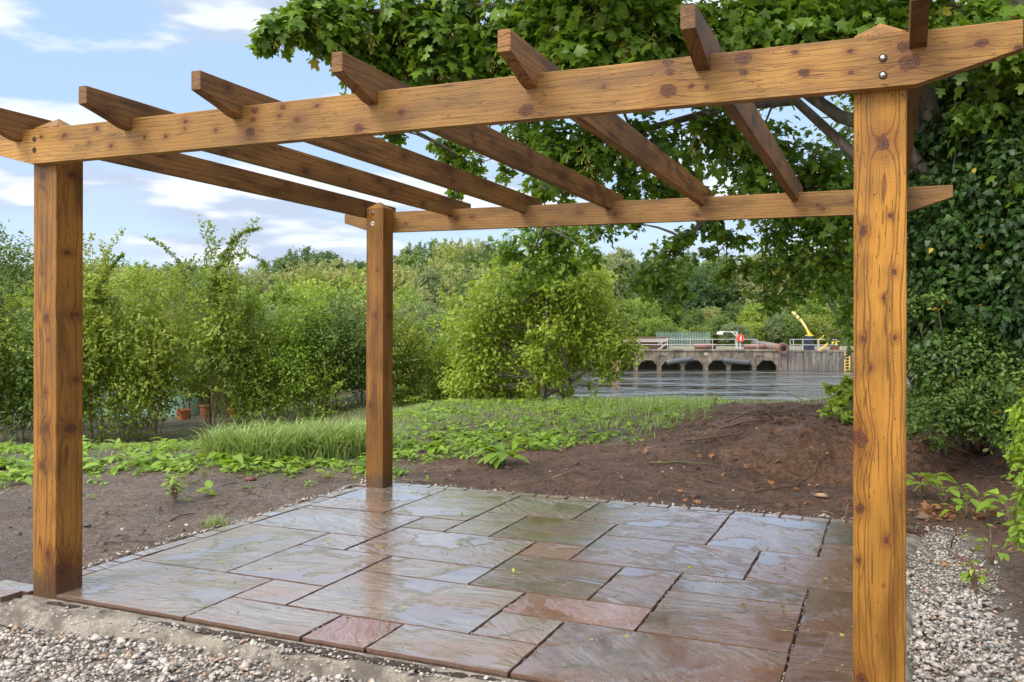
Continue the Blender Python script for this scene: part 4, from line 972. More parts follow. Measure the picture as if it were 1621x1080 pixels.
# bush at the right, small leaves
def bush(name, px, d, blobs, n, size, mat, label, cat='bush', tpl=OVAL, seed=1, stems=5, tw=.07, per=9):
    q = np.random.default_rng(seed); b = spot(px, d); b.z = gz1(b.x, b.y)-.03; root = empty(name, b); bl = []
    for (x, y, dd, r) in blobs:
        c = spot(x, dd, y)-b; r_ = r*dd/FPX; bl.append((*c, r_, r_, r_*.9, r*r))
    pos, nr, ax, ti, tc_, bi = cloud(q, bl, n, per, tw, .5, .6, .4)
    mb = MB()
    for i, bb in enumerate(bl):
        c = Vector(bb[:3]); st_ = Vector((c.x*.12, c.y*.12, -.05)); mb.tube(bez(st_, Vector((c.x*.7, c.y*.7, c.z*.45)), c, 5), [.011, .010, .008, .006, .004, .003], 5)
    for j in q.choice(len(tc_), min(160, len(tc_)), False):
        c = Vector(bl[bi[j]][:3]); e = Vector(tc_[j]); mb.tube([c, (c+e)/2+Vector(q.normal(0, .02, 3)), e], [.005, .003, .002], 4, False)
    mb.build('stems', BKT, root, True)
    leaves('foliage', tpl, pos, nr, ax, size*q.uniform(.6, 1.3, len(pos)), ti, mat, root)
    return tag(root, label, cat)
_q = random.Random(9); _hb = [(1480,570,7.6,36),(1530,560,7.5,44),(1590,570,7.4,40),(1500,620,7.4,34),(1560,630,7.3,38),(1610,620,7.2,36),(1470,615,7.7,26),(1540,520,7.7,30),(1590,520,7.6,30),(1640,570,7.3,40),(1650,640,7.1,40),(1455,650,7.5,20),(1500,660,7.2,24),(1545,668,7.1,24),(1590,672,7.0,26),(1635,680,6.9,26)]
_hb += [(_q.uniform(1442, 1640), _q.uniform(470, 560), _q.uniform(7.3, 8), _q.uniform(8, 16)) for _ in range(16)]+[(_q.uniform(1440, 1640), _q.uniform(600, 700), _q.uniform(6.8, 7.3), _q.uniform(8, 15)) for _ in range(14)]
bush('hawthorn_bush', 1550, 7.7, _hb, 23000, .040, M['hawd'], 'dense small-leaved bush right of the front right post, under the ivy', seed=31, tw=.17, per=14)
bush('bramble_bush', 1660, 4.6, [(1650,660,4.6,40),(1640,720,4.5,34),(1660,780,4.4,40),(1630,700,4.5,16),(1650,830,4.3,36),(1628,770,4.4,14)], 2600, .045, M['weed'], 'bright leafy bush at the right frame edge above the gravel', seed=33, tw=.06)
bush('elder_bush', 1330, 9.2, [(1342,606,9.2,9),(1328,622,9.2,10),(1313,612,9.3,5),(1345,628,9.0,12),(1322,640,9.0,9),(1305,650,8.9,5),(1340,652,8.8,10)], 620, .07, M['lime'], 'small bright yellow-green bush on the spoil heap left of the front right post', seed=35, tw=.05, per=6)
# broad leaved seedlings
def seedling(name, px, d, n, size, h, mat, label, cat='plant', group=None, seed=0, spread=.06):
    q = np.random.default_rng(seed+int(px)); b = spot(px, d); b.z = gz1(b.x, b.y)-.005; root = empty(name, b)
    a = q.uniform(0, 6.28, n); r_ = q.uniform(.1, 1, n)*spread; zz = h*q.uniform(.35, 1, n); pos = np.stack([r_*np.cos(a), r_*np.sin(a), zz], 1)
    ax = np.stack([np.cos(a), np.sin(a), q.uniform(-.1, .5, n)], 1); nr = np.stack([-.3*np.cos(a), -.3*np.sin(a), np.ones(n)], 1)+q.normal(0, .2, (n, 3))
    mb = MB()
    for p_ in pos: mb.tube([(0, 0, 0), (p_[0]*.4, p_[1]*.4, p_[2]*.7), tuple(p_)], [.0035, .0028, .0018], 4, False)
    mb.build('stem', BKT if h > .12 else M['weed'], root)
    leaves('foliage', BROAD, pos, nr, ax, size*q.uniform(.6, 1.15, n), .3+.6*q.random(n), mat, root)
    return tag(root, label, cat, group)
seedling('broad_leaved_plant', 1530, 5.9, 14, .10, .16, M['weed'], 'bright broad-leaved plant at the foot of the bush, nearest the dead leaves', seed=1, spread=.12)
seedling('broad_leaved_plant', 1460, 6.5, 16, .12, .2, M['weed'], 'broad-leaved plant just right of the front right post', seed=2, spread=.16)
seedling('broad_leaved_plant', 1495, 6.3, 12, .11, .15, M['weed'], 'low broad-leaved plant between two others below the bush', seed=6, spread=.14)
seedling('broad_leaved_plant', 1600, 5.6, 14, .11, .2, M['weed'], 'broad-leaved plant near the right frame edge above the soil', seed=3, spread=.14)
seedling('bramble_seedling', 1570, 4.8, 10, .065, .2, M['weed'], 'bramble sprig with rounded leaves at the right edge of the gravel', seed=4, spread=.14)
seedling('bramble_seedling', 1543, 4.25, 26, .045, .16, M['weed'], 'small upright green sprig growing at the gravel edge', seed=5, spread=.05)
seedling('twig_seedling', 1340, 5.95, 5, .04, .14, M['ivy'], 'dark seedling with a few leaves just left of the front right post', seed=7, spread=.05)
seedling('pale_sprout', 1132, 10.4, 7, .055, .22, M['lime'], 'single pale sprout on the knoll in front of the water', seed=8, spread=.04)
seedling('dock_plant', 800, 8.05, 16, .22, .12, M['weed'], 'largest broad-leaved dock plant at the front of the weed patch', 'plant', seed=9, spread=.09)
seedling('leafy_weed', 277, 6.3, 40, .045, .2, M['weed'], 'upright narrow-leaved weed alone on the soil left of the patio', seed=10, spread=.06)
seedling('leafy_weed', 322, 7.35, 7, .045, .05, M['lime'], 'tiny yellow-green weed on bare soil near the long grass', seed=12, spread=.03)

# ------------------------------------------------------------------ ground vegetation
def field(n, fn, dr, lr, seed):
    q = np.random.default_rng(seed); d = q.uniform(dr[0], dr[1], n); l = q.uniform(lr[0], lr[1], n)
    x = CAMP[0]+cY*l-sY_*d; y = CAMP[1]+sY_*l+cY*d; m = fn(x, y, d, l); k = q.random(n) < m
    return x[k], y[k], d[k], l[k]
def patio_free(x, y, m=.12): return ~((x > -.1-m) & (x < 3.9+m) & (y > -1.6) & (y < 3.15+m))
# weeds (rosettes of small leaves)
def fweed(x, y, d, l):
    g_ = green_mask(x, y); n_ = fbm(x*4, y*4, 70); px = CXP+l/d*FPX
    yy = HY+CAMP[2]/d*FPX
    patch = ss(d+.4*(n_-.5)-.7*np.clip(l+1.06, 0, 3), 7.9, 8.3)*ss(d, 10.6, 9.6)*ss(l+(n_-.5), 1.6, .9)*ss(l, -1.55, -1.3)
    left = ss(d, 6.6, 7.1)*ss(d, 8.7, 7.6)*ss(l, -3.6, -4.2)
    band = ss(np.abs(d-(7.9+.16*(l+2.6))+.5*(n_-.5)), .42, .15)*ss(l, -4.6, -4.0)*ss(l, -1.3, -1.6)
    sparse = .10*ss(d, 6, 7)*ss(l, -1.5, -3)
    return np.clip(np.maximum.reduce([g_*.5*ss(n_, .35, .55), patch*ss(n_, .25, .45), left*ss(n_, .36, .6), band*ss(n_, .3, .55), sparse*(n_ > .55)]), 0, 1)*patio_free(x, y)*ss(l, 9, 7)
x, y, d, l = field(24000, fweed, (5.2, 14), (-7, 5), 81); q = np.random.default_rng(8)
n = len(x); per = 6; k = np.repeat(np.arange(n), per); a = q.uniform(0, 6.28, n*per)
csz = q.lognormal(-3.4, .45, n)*np.where(d > 10, .8, 1.); h = csz[k]*q.uniform(.1, .9, n*per); z0 = gz(x, y)
pos = np.stack([x[k]+.25*csz[k]*np.cos(a), y[k]+.25*csz[k]*np.sin(a), z0[k]+h], 1)
ax = np.stack([np.cos(a), np.sin(a), q.uniform(-.1, .8, n*per)], 1); nr = np.stack([-.4*np.cos(a), -.4*np.sin(a), np.ones(n*per)], 1)+q.normal(0, .25, (n*per, 3))
tag(leaves('weeds', BROAD, pos, nr, ax, csz[k]*q.uniform(.8, 1.6, n*per), np.clip(q.random(n)[k]*.6+.4*q.random(n*per), 0, .97), M['weed']), 'low green weeds spreading over the soil behind the patio', 'weeds', kind='stuff')
def blades(name, x, y, size, seed, label, lean=.45, cat='grass'):
    q = np.random.default_rng(seed); n = len(x); a = q.uniform(0, 6.28, n)
    pos = np.stack([x, y, gz(x, y)-.005], 1); ln = q.uniform(.1, 1, n)*lean
    ax = np.stack([np.cos(a)*ln, np.sin(a)*ln, np.ones(n)], 1); nr = np.stack([-np.cos(a), -np.sin(a), .3*np.ones(n)], 1)*-1
    nr = np.stack([np.cos(a)*-1, np.sin(a)*-1, ln], 1)
    return tag(leaves(name, BLADE, pos, nr, ax, size, q.random(n)*.95, M['grass']), label, cat, kind='stuff')
# long grass clump left of the middle post
c = spot(470, 8.35)
def flong(x, y, d, l):
    n_ = fbm(x*3, y*3, 72); return ss(((l+2.12)/.86)**2+((d-8.7-.1*(l+2))/.52)**2+(n_-.5)*1.6, 1.25, .3)*ss(n_, .15, .4)
x, y, d, l = field(60000, flong, (7.8, 9.8), (-3.4, -.6), 91); q = np.random.default_rng(3)
k = q.random(len(x)) < min(1, 9500/len(x)); x, y, l = x[k], y[k], l[k]
ft = np.floor(x*7)*.145+np.floor(y*7)*.143*0
blades('long_grass', x+q.normal(0, .01, len(x)), y, .34*q.uniform(.25, 1.15, len(x)), 92, 'patch of long arching grass left of the middle post', .75)
def fshort(x, y, d, l):
    n_ = fbm(x*2.2, y*2.2, 74); g_ = green_mask(x, y)
    return g_*ss(n_, .3, .55)*.9*patio_free(x, y)*(.35+.65*ss(d, 9, 11))
x, y, d, l = field(120000, fshort, (5.5, 15.5), (-8, 5.5), 93); q = np.random.default_rng(4)
k = q.random(len(x)) < min(1, 30000/len(x)); x, y, d, l = x[k], y[k], d[k], l[k]
right = ss(l, 0, 1.5)*ss(d, 8.5, 10)
blades('short_grass', x, y, (.05+.05*q.random(len(x)))*(1+.9*right), 94, 'short grass and shoots over the knoll and hedge foot', .9)
def fbank(x, y, d, l): return ss(d, 12.2, 13)*ss(l, -9, -7)
x, y, d, l = field(26000, fbank, (12, 20), (-8, 8), 95); q = np.random.default_rng(5)
blades('bank_grass', x, y, .085*q.uniform(.5, 1.4, len(x)), 96, 'rough grass on top of the river bank behind the knoll', .8)
# little tufts
for (px, d, n, s, lb) in [(345, 5.55, 130, .10, 'small grass tuft beside the left edging of the patio')]:
    b = spot(px, d); q = np.random.default_rng(int(px)); x = b.x+q.normal(0, .045, n); y = b.y+q.normal(0, .03, n)
    o = blades('grass_tuft', x, y, s*q.uniform(.5, 1.2, n), 97, lb, 1.1, 'grass tuft'); del o['kind']
# dead leaves
def flit(x, y, d, l):
    n_ = fbm(x*3, y*3, 76); pile = np.exp(-(((l-(1495-CXP)/FPX*5.9)/.24)**2+((d-5.95)/.2)**2))
    return np.clip(pile*1.1+.05*ss(l, .8, 2.2)*ss(n_, .45, .7)+.012*ss(l, .8, 2), 0, 1)*patio_free(x, y, 0)
x, y, d, l = field(16000, flit, (4., 9.5), (.6, 5.5), 98); q = np.random.default_rng(6); n = len(x)
print('litter', n)
pos = np.stack([x, y, gz(x, y)+.008+.02*q.random(n)], 1)
tag(leaves('leaf_litter', MAPLE, pos, norm(q.normal(0, .45, (n, 3))+[0, 0, 1]), q.normal(0, 1, (n, 3)), .05*q.uniform(.4, 1.3, n), q.random(n), M['litter']), 'brown dead leaves scattered and heaped on the soil right of the patio', 'leaf litter', kind='stuff')
# fallen green flowers and bits on the slabs
q = np.random.default_rng(60); n = 240; x = q.uniform(0.05, 3.6, n); y = q.uniform(.05, 3, n); k = np.repeat(np.arange(n), 2)
pos = np.stack([x[k]+q.normal(0, .004, 2*n), y[k]+q.normal(0, .004, 2*n), np.full(2*n, .003)], 1)
sz_ = (.012+.02*(q.random(n) < .22))[k]*q.uniform(.6, 1.1, 2*n)
tag(leaves('fallen_bits', OVAL, pos, norm(q.normal(0, .3, (2*n, 3))+[0, 0, 1]), q.normal(0, 1, (2*n, 3)), sz_, np.where(sz_ > .018, .8, q.random(2*n)), leaf_mat('fallen_bit', (.03, .02, .012), (.30, .36, .05), .1, .5, 0, 0)), 'tiny leaf and blossom bits dropped on the wet slabs', 'leaf bits', kind='stuff')

# sticks and roots on the soil
STK = plain('wet_dead_wood', (.075, .045, .03), .6, 0, .6, 40)
def stick(px_pts, r_, label, mat=STK, seed=0, lift=.0, group='sticks lying on the soil', branches=0, name='stick'):
    q = random.Random(seed+int(px_pts[0][0])); P = []; r = r_*.75
    for (px, d, up) in px_pts:
        p = spot(px, d); p.z = gz1(p.x, p.y)+r*.7+up+lift; P.append(p)
    # refine
    PP = []
    for i in range(len(P)-1):
        for t_ in (0, .25, .5, .75): p = P[i].lerp(P[i+1], t_); p.z = max(p.z, gz1(p.x, p.y)+r*.4); PP.append(p+Vector((q.uniform(-1, 1), q.uniform(-1, 1), q.uniform(-.3, .6)))*r*.9)
    PP.append(P[-1]); o0 = PP[0].copy(); PP = [p-o0 for p in PP]; n = len(PP)
    mb = MB(); mb.tube(PP, [r*(1-.6*i/n)*q.uniform(.85, 1.15) for i in range(n)], 6)
    for b in range(branches):
        i = q.randrange(2, n-1); e = PP[i]+Vector((q.uniform(-1, 1), q.uniform(-1, 1), q.uniform(.1, .8)))*.16
        mb.tube([PP[i], (PP[i]+e)/2+Vector((0, 0, .01)), e], [r*.5, r*.35, r*.15], 5)
    o = mb.build(name, mat, None, True); o.location = o0; return tag(o, label, 'stick', group)
stick([(1083, 8.6, .03), (1120, 8.55, .05), (1165, 8.6, .04), (1200, 8.6, .0)], .018, 'thick reddish root sticking out of the heap furthest left')
stick([(1142, 8.9, .05), (1180, 8.8, .06), (1225, 8.8, .04), (1260, 8.8, .0)], .02, 'dark root low in the bundle on top of the heap', branches=3)
stick([(1150, 9.1, .08), (1190, 9.0, .09), (1240, 9.0, .05)], .018, 'dark root in the middle of the bundle on top of the heap', branches=3)
stick([(1152, 9.3, .12), (1200, 9.2, .09), (1235, 9.2, .06), (1300, 9.1, .02)], .015, 'uppermost long root of the bundle on top of the heap', branches=2)
stick([(1028, 7.9, .01), (1080, 7.8, .01), (1140, 7.7, .01)], .013, 'mossy greenish stick lying across the soil at the heap foot', plain('mossy_wood', (.09, .10, .03), .7, 0, .6, 30))
stick([(1195, 6.75, .0), (1260, 6.9, .02), (1290, 7.5, .02), (1315, 7.9, .03)], .011, 'long curved root running up the heap face')
stick([(1115, 7.2, .0), (1160, 6.9, .01), (1195, 6.72, .0)], .012, 'grey root joining the long curved one at the heap foot')
stick([(1072, 7.25, .03), (1085, 6.95, .01), (1092, 6.8, .0)], .009, 'short dark stick on the reddish soil left of the heap')
stick([(1041, 6.35, .06), (1046, 6.15, .02), (1047, 6.02, .0)], .010, 'short stick poking up behind the edging')
stick([(1050, 6.02, .0), (1070, 6.1, .01), (1078, 6.15, .03)], .011, 'thin stick lying right behind the edging')
stick([(1150, 5.95, .0), (1180, 6.1, .01), (1225, 6.25, .02)], .006, 'thin wiry root behind the edging')
stick([(1198, 5.85, .0), (1212, 6.0, .01), (1224, 6.15, .03)], .010, 'dark straight stick leaning beside the back edging')
stick([(1300, 6.0, .0), (1320, 5.85, .01)], .007, 'pale short stick near the front right post', plain('pale_wood', (.26, .17, .11), .7))
stick([(1236, 9.2, .06), (1270, 9.2, .2), (1215, 9.4, .42), (1190, 9.5, .40)][1:], .004, 'thin bare twig arching up against the water', lift=.0)
stick([(1505, 5.05, .0), (1511, 5.0, .08), (1515, 4.95, .14)], .007, 'small forked twig standing on the gravel', branches=2)
stick([(1500, 4.95, .01), (1540, 4.7, .03), (1585, 4.35, .03)], .008, 'reddish bramble stem lying over the gravel edge', plain('red_stem', (.18, .07, .05), .5), branches=2)
stick([(1510, 4.8, .02), (1550, 4.6, .03), (1600, 4.3, .02)], .006, 'thinner reddish stem beside the bramble stem', plain('red_stem_thin', (.2, .09, .06), .5))
stick([(160, 5.15, .0), (200, 5.05, .01), (245, 5.1, .0)], .006, 'long thin root on the mud right of the front left post')
stick([(270, 5.75, .0), (290, 5.85, .012), (310, 5.95, .0)], .008, 'short dark stick on the mud near the puddled slab')
stick([(352, 6.95, .0), (375, 7.0, .01)], .008, 'small dark stick on the mud below the long grass')
stick([(876, 7.3, .0), (905, 7.6, .02), (925, 7.75, .02)], .005, 'pale straw stalk lying in front of the weeds', plain('straw', (.35, .26, .15), .7))
# broken clods on the dug soil
def fclod(x, y, d, l): return np.clip(ss(l, 1, 2)*ss(d, 6.8, 7.6)*.75+ss(l, -.5, .5)*.3+.22, 0, 1)*patio_free(x, y, .06)*(1-.85*green_mask(x, y))
cx_, cy_, d, l = field(15000, fclod, (4.4, 10.5), (-5, 5.5), 120); q = np.random.default_rng(12); n = len(cx_)
keep = ~((cx_ < 4.5) & (cx_ > 3.6) & (cy_ < 3.2)) & ~((cy_ < 0) & (cx_ > -1))
cx_, cy_, l = cx_[keep], cy_[keep], l[keep]
cs = np.clip(q.lognormal(-4.75, .6, len(cx_)), .004, .05)
V, F, T = scatter_stones(np.stack([cx_, cy_], 1), gz(cx_, cy_)-cs*.1, cs, 14)
g = NG('clod_soil'); t = g.attr('tint'); p = g.pos(); n1 = g.noise(p, 60, 4, .7); rd = g.attr('red')
c_ = g.mix(rd, g.mix(t, (.07, .054, .046), (.16, .125, .108)), g.mix(t, (.05, .028, .019), (.15, .08, .05)))
clm = g.done(g.principled(g.mix(g.math('MULTIPLY', n1, .5), c_, (.03, .018, .012)), .6, nrm=g.bump(n1, .9, .006), spec=.35))
rdv = np.repeat(0, 0)
cl = mesh_np('clods', V, F, clm, None, False, {'tint': ('FLOAT', T), 'red': ('FLOAT', ss(dl(V[:, 0], V[:, 1])[1], -1.6, -.5)*ss(V[:, 1], 2.4, 3.2))})
tag(cl, 'crumbly clods of wet earth over the bare soil and the spoil heap', 'clods', kind='stuff')
# fine debris as stuff
mb = MB(); q = random.Random(44)
for _ in range(1100):
    d = q.uniform(4.6, 9.2); px = q.uniform(140, 1621); p = spot(px, d)
    if -.15 < p.x < 3.95 and -.5 < p.y < 3.2: continue
    a = q.uniform(0, 6.28); ln = q.uniform(.02, .09); z = gz1(p.x, p.y)+.006
    mb.tube([(p.x, p.y, z), (p.x+ln*math.cos(a), p.y+ln*math.sin(a), z+q.uniform(0, .015))], [q.uniform(.0015, .004), .001], 4)
tag(mb.build('twig_debris', STK), 'fine twigs and root ends littering the bare soil', 'twigs', kind='stuff')
# loose clod / brick piece on the mud
def lump(name, px, d, s, mat, label, cat, seed):
    b = spot(px, d); b.z = gz1(b.x, b.y)+s*.25; V, F = stones_tpl(seed); 
    o = mesh_np(name, V*s*[1, .7, .6], F, mat); o.location = b; return tag(o, label, cat)
lump('brick_fragment', 396, 7.2, .055, plain('brick', (.14, .05, .04), .7), 'dark red brick fragment on the mud below the long grass', 'brick', 4)
lump('stone', 139, 5.55, .03, plain('slate_grey', (.05, .05, .055), .6), 'dark grey stone on the mud right of the front left post', 'stone', 5)
lump('clod', 1098, 6.55, .05, STK, 'dark wet clod of earth behind the back edging', 'clod', 6)
lump('fallen_bark', 1300, 6.5, .06, plain('pale_bark', (.33, .22, .14), .7), 'pale piece of bark on the soil left of the front right post', 'bark', 7)
lump('bark_piece', 1460, 5.75, .06, plain('pale_bark_b', (.22, .15, .10), .7), 'flat pale bark piece on the dark soil right of the front right post', 'bark', 8)

# ------------------------------------------------------------------ garden beyond the hedge
terr = plain('terracotta', (.42, .13, .06), .75, 0, .3, 12)
for i, (px, d, r, h, lb) in enumerate([(290, 23.6, .19, .30, 'left terracotta pot behind the hedge trunks'), (326, 23.9, .17, .40, 'middle terracotta pot, standing highest, behind the hedge'), (372, 24.2, .17, .18, 'right low terracotta pot behind the hedge')]):
    p = spot(px, d); z = gz1(p.x, p.y); root = empty('flower_pot', (p.x, p.y, z)); tag(root, lb, 'flower pot', 'terracotta pots behind the hedge')
    if i == 1: root.location.z += .0
    MB().lathe((0, 0, 0), [(r*.68, 0), (r*.95, h*.82), (r*.93, h*.9)], 20).build('pot_body', terr, root)
    MB().lathe((0, 0, h*.8), [(r*1.02, 0), (r*1.05, .045), (r*.9, .045), (r*.85, -.01)], 20).build('rim', terr, root)
def sheeting():
    b = spot(235, 27); z = gz1(b.x, b.y); root = empty('garden_tunnel', (b.x, b.y, z), YAW)
    V = []; F = []; n = 14
    for i, x in enumerate(np.linspace(-1.3, 1.3, 9)):
        for k in range(n+1):
            a = math.pi*k/n; s = 1+.02*math.sin(i*2.1+k); V.append((x, .8*math.cos(a)*s, 1.25*math.sin(a)**.8*s))
    for i in range(8):
        for k in range(n): a = i*(n+1)+k; F.append((a, a+1, a+n+2, a+n+1))
    F.append(tuple(range(n+1))); F.append(tuple(range(8*(n+1), 9*(n+1))))
    mesh_np('cover', V, F, plain('pale_green_sheet', (.30, .50, .42), .35, 0, .15, 5), root, True)
    mb = MB()
    for x in (-1.31, -.65, 0, .65, 1.31): mb.tube([(x, .81*math.cos(math.pi*k/10), 1.26*math.sin(math.pi*k/10)**.8) for k in range(11)], .014, 6)
    mb.build('hoops', plain('hoop_plastic', (.5, .55, .5), .5), root)
    tag(root, 'pale green sheeted garden tunnel showing through the hedge', 'garden tunnel')
sheeting()

# ------------------------------------------------------------------ quay across the water
QD = 80.
def Q(px, py, dd=0.): return spot(px, QD+dd, py)
conc = NG('stained_concrete'); p = conc.pos(); n1 = conc.noise(p, .9, 6, .65); n2 = conc.noise(conc.mapv(p, sc=(1, 1, .2)), 3.5, 5, .65)
c_ = conc.mix(conc.ramp(n1, .35, .65), (.10, .085, .07), (.27, .225, .175)); c_ = conc.mix(conc.math('MULTIPLY', conc.ramp(n2, .45, .68), .75), c_, (.055, .045, .038))
c_ = conc.mix(conc.math('MULTIPLY', conc.ramp(conc.noise(p, 1.7, 4), .58, .68), .6), c_, (.28, .18, .10))
conc_m = conc.done(conc.principled(c_, .85, nrm=conc.bump(n1, .6, .05)))
c2 = NG('weathered_piles'); p = c2.pos(); n1 = c2.noise(c2.mapv(p, sc=(1, 1, .12)), 5, 5, .7)
pile_m = c2.done(c2.principled(c2.mix(c2.ramp(n1, .35, .68), (.07, .062, .058), (.22, .20, .185)), .85, nrm=c2.bump(n1, .7, .05)))
quay_o = Q(1100, 553); quay = empty('quay', quay_o, YAW); tag(quay, 'stained concrete quay with low polygonal arches across the river', 'quay')
def QL(px, py, dd=0.): v = Q(px, py, dd)-quay_o; return Vector((cY*v.x+sY_*v.y, -sY_*v.x+cY*v.y, v.z))
def wall_prism(out, y0, y1):
    """outline in (x,z) extruded in y"""
    n = len(out); V = [(x, y0, z) for x, z in out]+[(x, y1, z) for x, z in out]
    tris = tessellate_polygon([[Vector((x, 0, z)) for x, z in out]])
    return V, [tuple(t) for t in tris]+[tuple(i+n for i in reversed(t)) for t in tris]+[(i, i+n, (i+1) % n+n, (i+1) % n) for i in range(n)]
arches = [(945, 966), (963+5, 977)][:0]+[(908, 938), (944, 973)]+[(981, 1004), (1010, 1041), (1047, 1078), (1084, 1114), (1121, 1151), (1157, 1191), (1198, 1231)]
arches[0] = (906, 937); arches[1] = (943, 974)
wz = WZ-.5-quay_o.z
out = [(QL(880, 0).x, wz)]
for a, b in arches:
    xa, xb = QL(a, 0).x, QL(b, 0).x; z1 = QL(0, 579).z; z2 = QL(0, 570).z; w_ = xb-xa
    out += [(xa, wz), (xa, z1), (xa+w_*.27, z2), (xb-w_*.27, z2), (xb, z1), (xb, wz)]
x_end = QL(1237, 0).x
out += [(x_end, wz), (x_end, QL(0, 555).z), (QL(880, 0).x, QL(0, 555).z)]
V, F = wall_prism(out, 0, .5); mesh_np('arched_wall', V, F, conc_m, quay)
MB().box(((QL(880, 0).x+x_end)/2, .22, -.06), (x_end-QL(880, 0).x+.2, .7, .14)).build('coping', conc_m, quay)
MB().box(((QL(880, 0).x+QL(1600, 0).x)/2, 7.4, -.15), (QL(1600, 0).x-QL(880, 0).x, 13.6, .26)).box(((QL(880, 0).x+QL(1600, 0).x)/2, 3.2, -1.4), (QL(1600, 0).x-QL(880, 0).x, .4, 2.2)).build('deck', plain('quay_deck', (.20, .19, .13), .9, 0, .5, 1.5), quay)
xw0, xw1 = x_end+.03, QL(1600, 0).x
mb = MB(); x = xw0; i = 0
while x < xw1:
    w_ = .55+.12*((i*7) % 3); z0 = -.16 if i % 9 else -.10; mb.box((x+w_/2, .2+.03*(i % 3), (wz+z0)/2), (w_-.03, .45, z0-wz)); x += w_; i += 1
mb.build('pile_wall', pile_m, quay)
MB().box(((xw0+xw1)/2, .26, -.12), (xw1-xw0, .62, .1)).build('coping', conc_m, quay)
mb = MB()
for cxp in (1047, 1200): 
    for k in range(3):
        mb.box((QL(cxp-2+k*4.2, 0).x, -.012, QL(0, 563.5).z), (.12, .03, .11))
mb.build('drain_hole_shade', plain('hole_shade', (.01, .01, .01), .9), quay)  # near-black blocks on the wall face, shade of drain holes as colour
mb = MB()
for a in (1117.5,): mb.box((QL(a, 0).x, -.03, QL(0, 560).z), (.35, .07, .25))
mb.build('pier_block', plain('pale_concrete', (.36, .34, .31), .8), quay)
# timber posts in the water left of the arches
for i, px in enumerate((972, 977.5)):
    b = Q(px, 590, -1.2); o = MB().tube([(0, 0, -.6), (.02, 0, 1.15)], .13, 9).build('mooring_post', plain('orange_timber_%d' % i, (.36, .20, .10), .8)); o.location = b; tag(o, '%s weathered timber post in the water at the left end of the quay' % ('left' if i == 0 else 'right'), 'post', 'posts at the left end of the quay')
galv = plain('galvanised_rail', (.52, .54, .55), .45, .6, .15, 8)
def rail(px0, px1, posts, label):
    b = Q(px0, 554, .5); root = empty('handrail', b, YAW); tag(root, label, 'handrail', 'handrails on the quay'); w_ = (px1-px0)/FPX*80.5
    for h_, nm in ((1.0, 'top_rail'), (.5, 'mid_rail')): MB().tube([(0, 0, h_), (w_, 0, h_)], .032, 6).build(nm, galv, root)
    for p_ in posts: MB().tube([((p_-px0)/FPX*80.5, 0, 0), ((p_-px0)/FPX*80.5, 0, 1.0)], .035, 6).build('rail_post', galv, root)
rail(940, 1199, (942, 977, 1013, 1048, 1057, 1093, 1128, 1164, 1199), 'long grey handrail over the arches of the quay')
rail(1251, 1331, (1251, 1256, 1271, 1296, 1331), 'shorter grey handrail around the yellow crane')
# lamp gantry
b = Q(1166.5, 554, .2); root = empty('gantry_lamp', b, YAW); tag(root, 'white light arm on a short grey post beside the lifebuoy', 'lamp')
H = 29.5/FPX*80
MB().box((0, 0, H/2), (.17, .17, H)).build('post', galv, root)
arm = MB().bar((0, 0, H-.03), (-28/FPX*80, 0, H+.0), .06).bar((0, 0, H-.45), (-.45, 0, H-.03), .06).build('arm', plain('white_paint', (.75, .76, .76), .5), root)
MB().box((-27/FPX*80, 0, H-.13), (.5, .3, .24)).build('lamp_head', plain('lamp_white', (.8, .8, .78), .4), root)
# lifebuoy
b = Q(1172, 554, -.05); root = empty('lifebuoy_stand', b, YAW); tag(root, 'round orange-red lifebuoy holder on a grey post on the quay', 'lifebuoy')
MB().box((0, .06, .5), (.12, .1, 1.05)).build('post', galv, root)
orange = plain('lifebuoy_orange', (.75, .07, .03), .5, 0, .1); zc = 18.8/FPX*80
V = []; F = []; n = 24; m = 8
for i in range(n):
    for j in range(m):
        a = 2*math.pi*i/n; c = 2*math.pi*j/m; r_ = .27+.085*math.cos(c); V.append((r_*math.cos(a), -.09+.085*math.sin(c), zc+r_*math.sin(a)))
for i in range(n):
    for j in range(m): F.append((i*m+j, i*m+(j+1) % m, ((i+1) % n)*m+(j+1) % m, ((i+1) % n)*m+j))
mesh_np('ring', V, F, orange, root, True)
MB().lathe((0, -.03, zc), [(.355, 0), (.355, -.02), (.01, -.03)], 24, 'Y').build('housing', orange, root)
MB().box((0, -.11, zc-.02), (.13, .05, .3)).box((0, -.11, zc+.16), (.1, .05, .1)).build('pictogram', plain('white_print', (.8, .8, .8), .5), root)
# fenders: bent dark plastic pipes hanging against the arches
blk = plain('fender_grey', (.085, .095, .11), .45, 0, .3, 3)
for i, (pa, pb, lb) in enumerate([((1055, 573.5), (1097, 567.5), 'left dark pipe fender hanging across the arches, higher at its right end'), ((1145, 569), (1188, 573), 'right dark pipe fender hanging across the arches, higher at its left end')]):
    a, b = Q(*pa, -.35), Q(*pb, -.35); mid = (a+b)/2+Vector((0, 0, .06 if i == 0 else -.09)); root = empty('fender', a); tag(root, lb, 'fender', 'pipe fenders on the quay')
    MB().tube([p_-a for p_ in bez(a, mid, b, 8)], .25, 14).build('pipe', blk, root, True)
    for t_ in (.15, .85):
        c = a.lerp(b, t_)-a; MB().tube([c+Vector((0, 0, .2)), c+Vector((0, 0, 0))+(Vector((-sY_, cY, 0))*.25)+Vector((0, 0, 1.0 if t_ < .5 else .9))], .02, 5).build('chain', blk, root)
rust = plain('rusty_steel', (.16, .065, .045), .75, 0, .5, 4); rustd = plain('dark_rust', (.10, .05, .04), .8, 0, .5, 4)
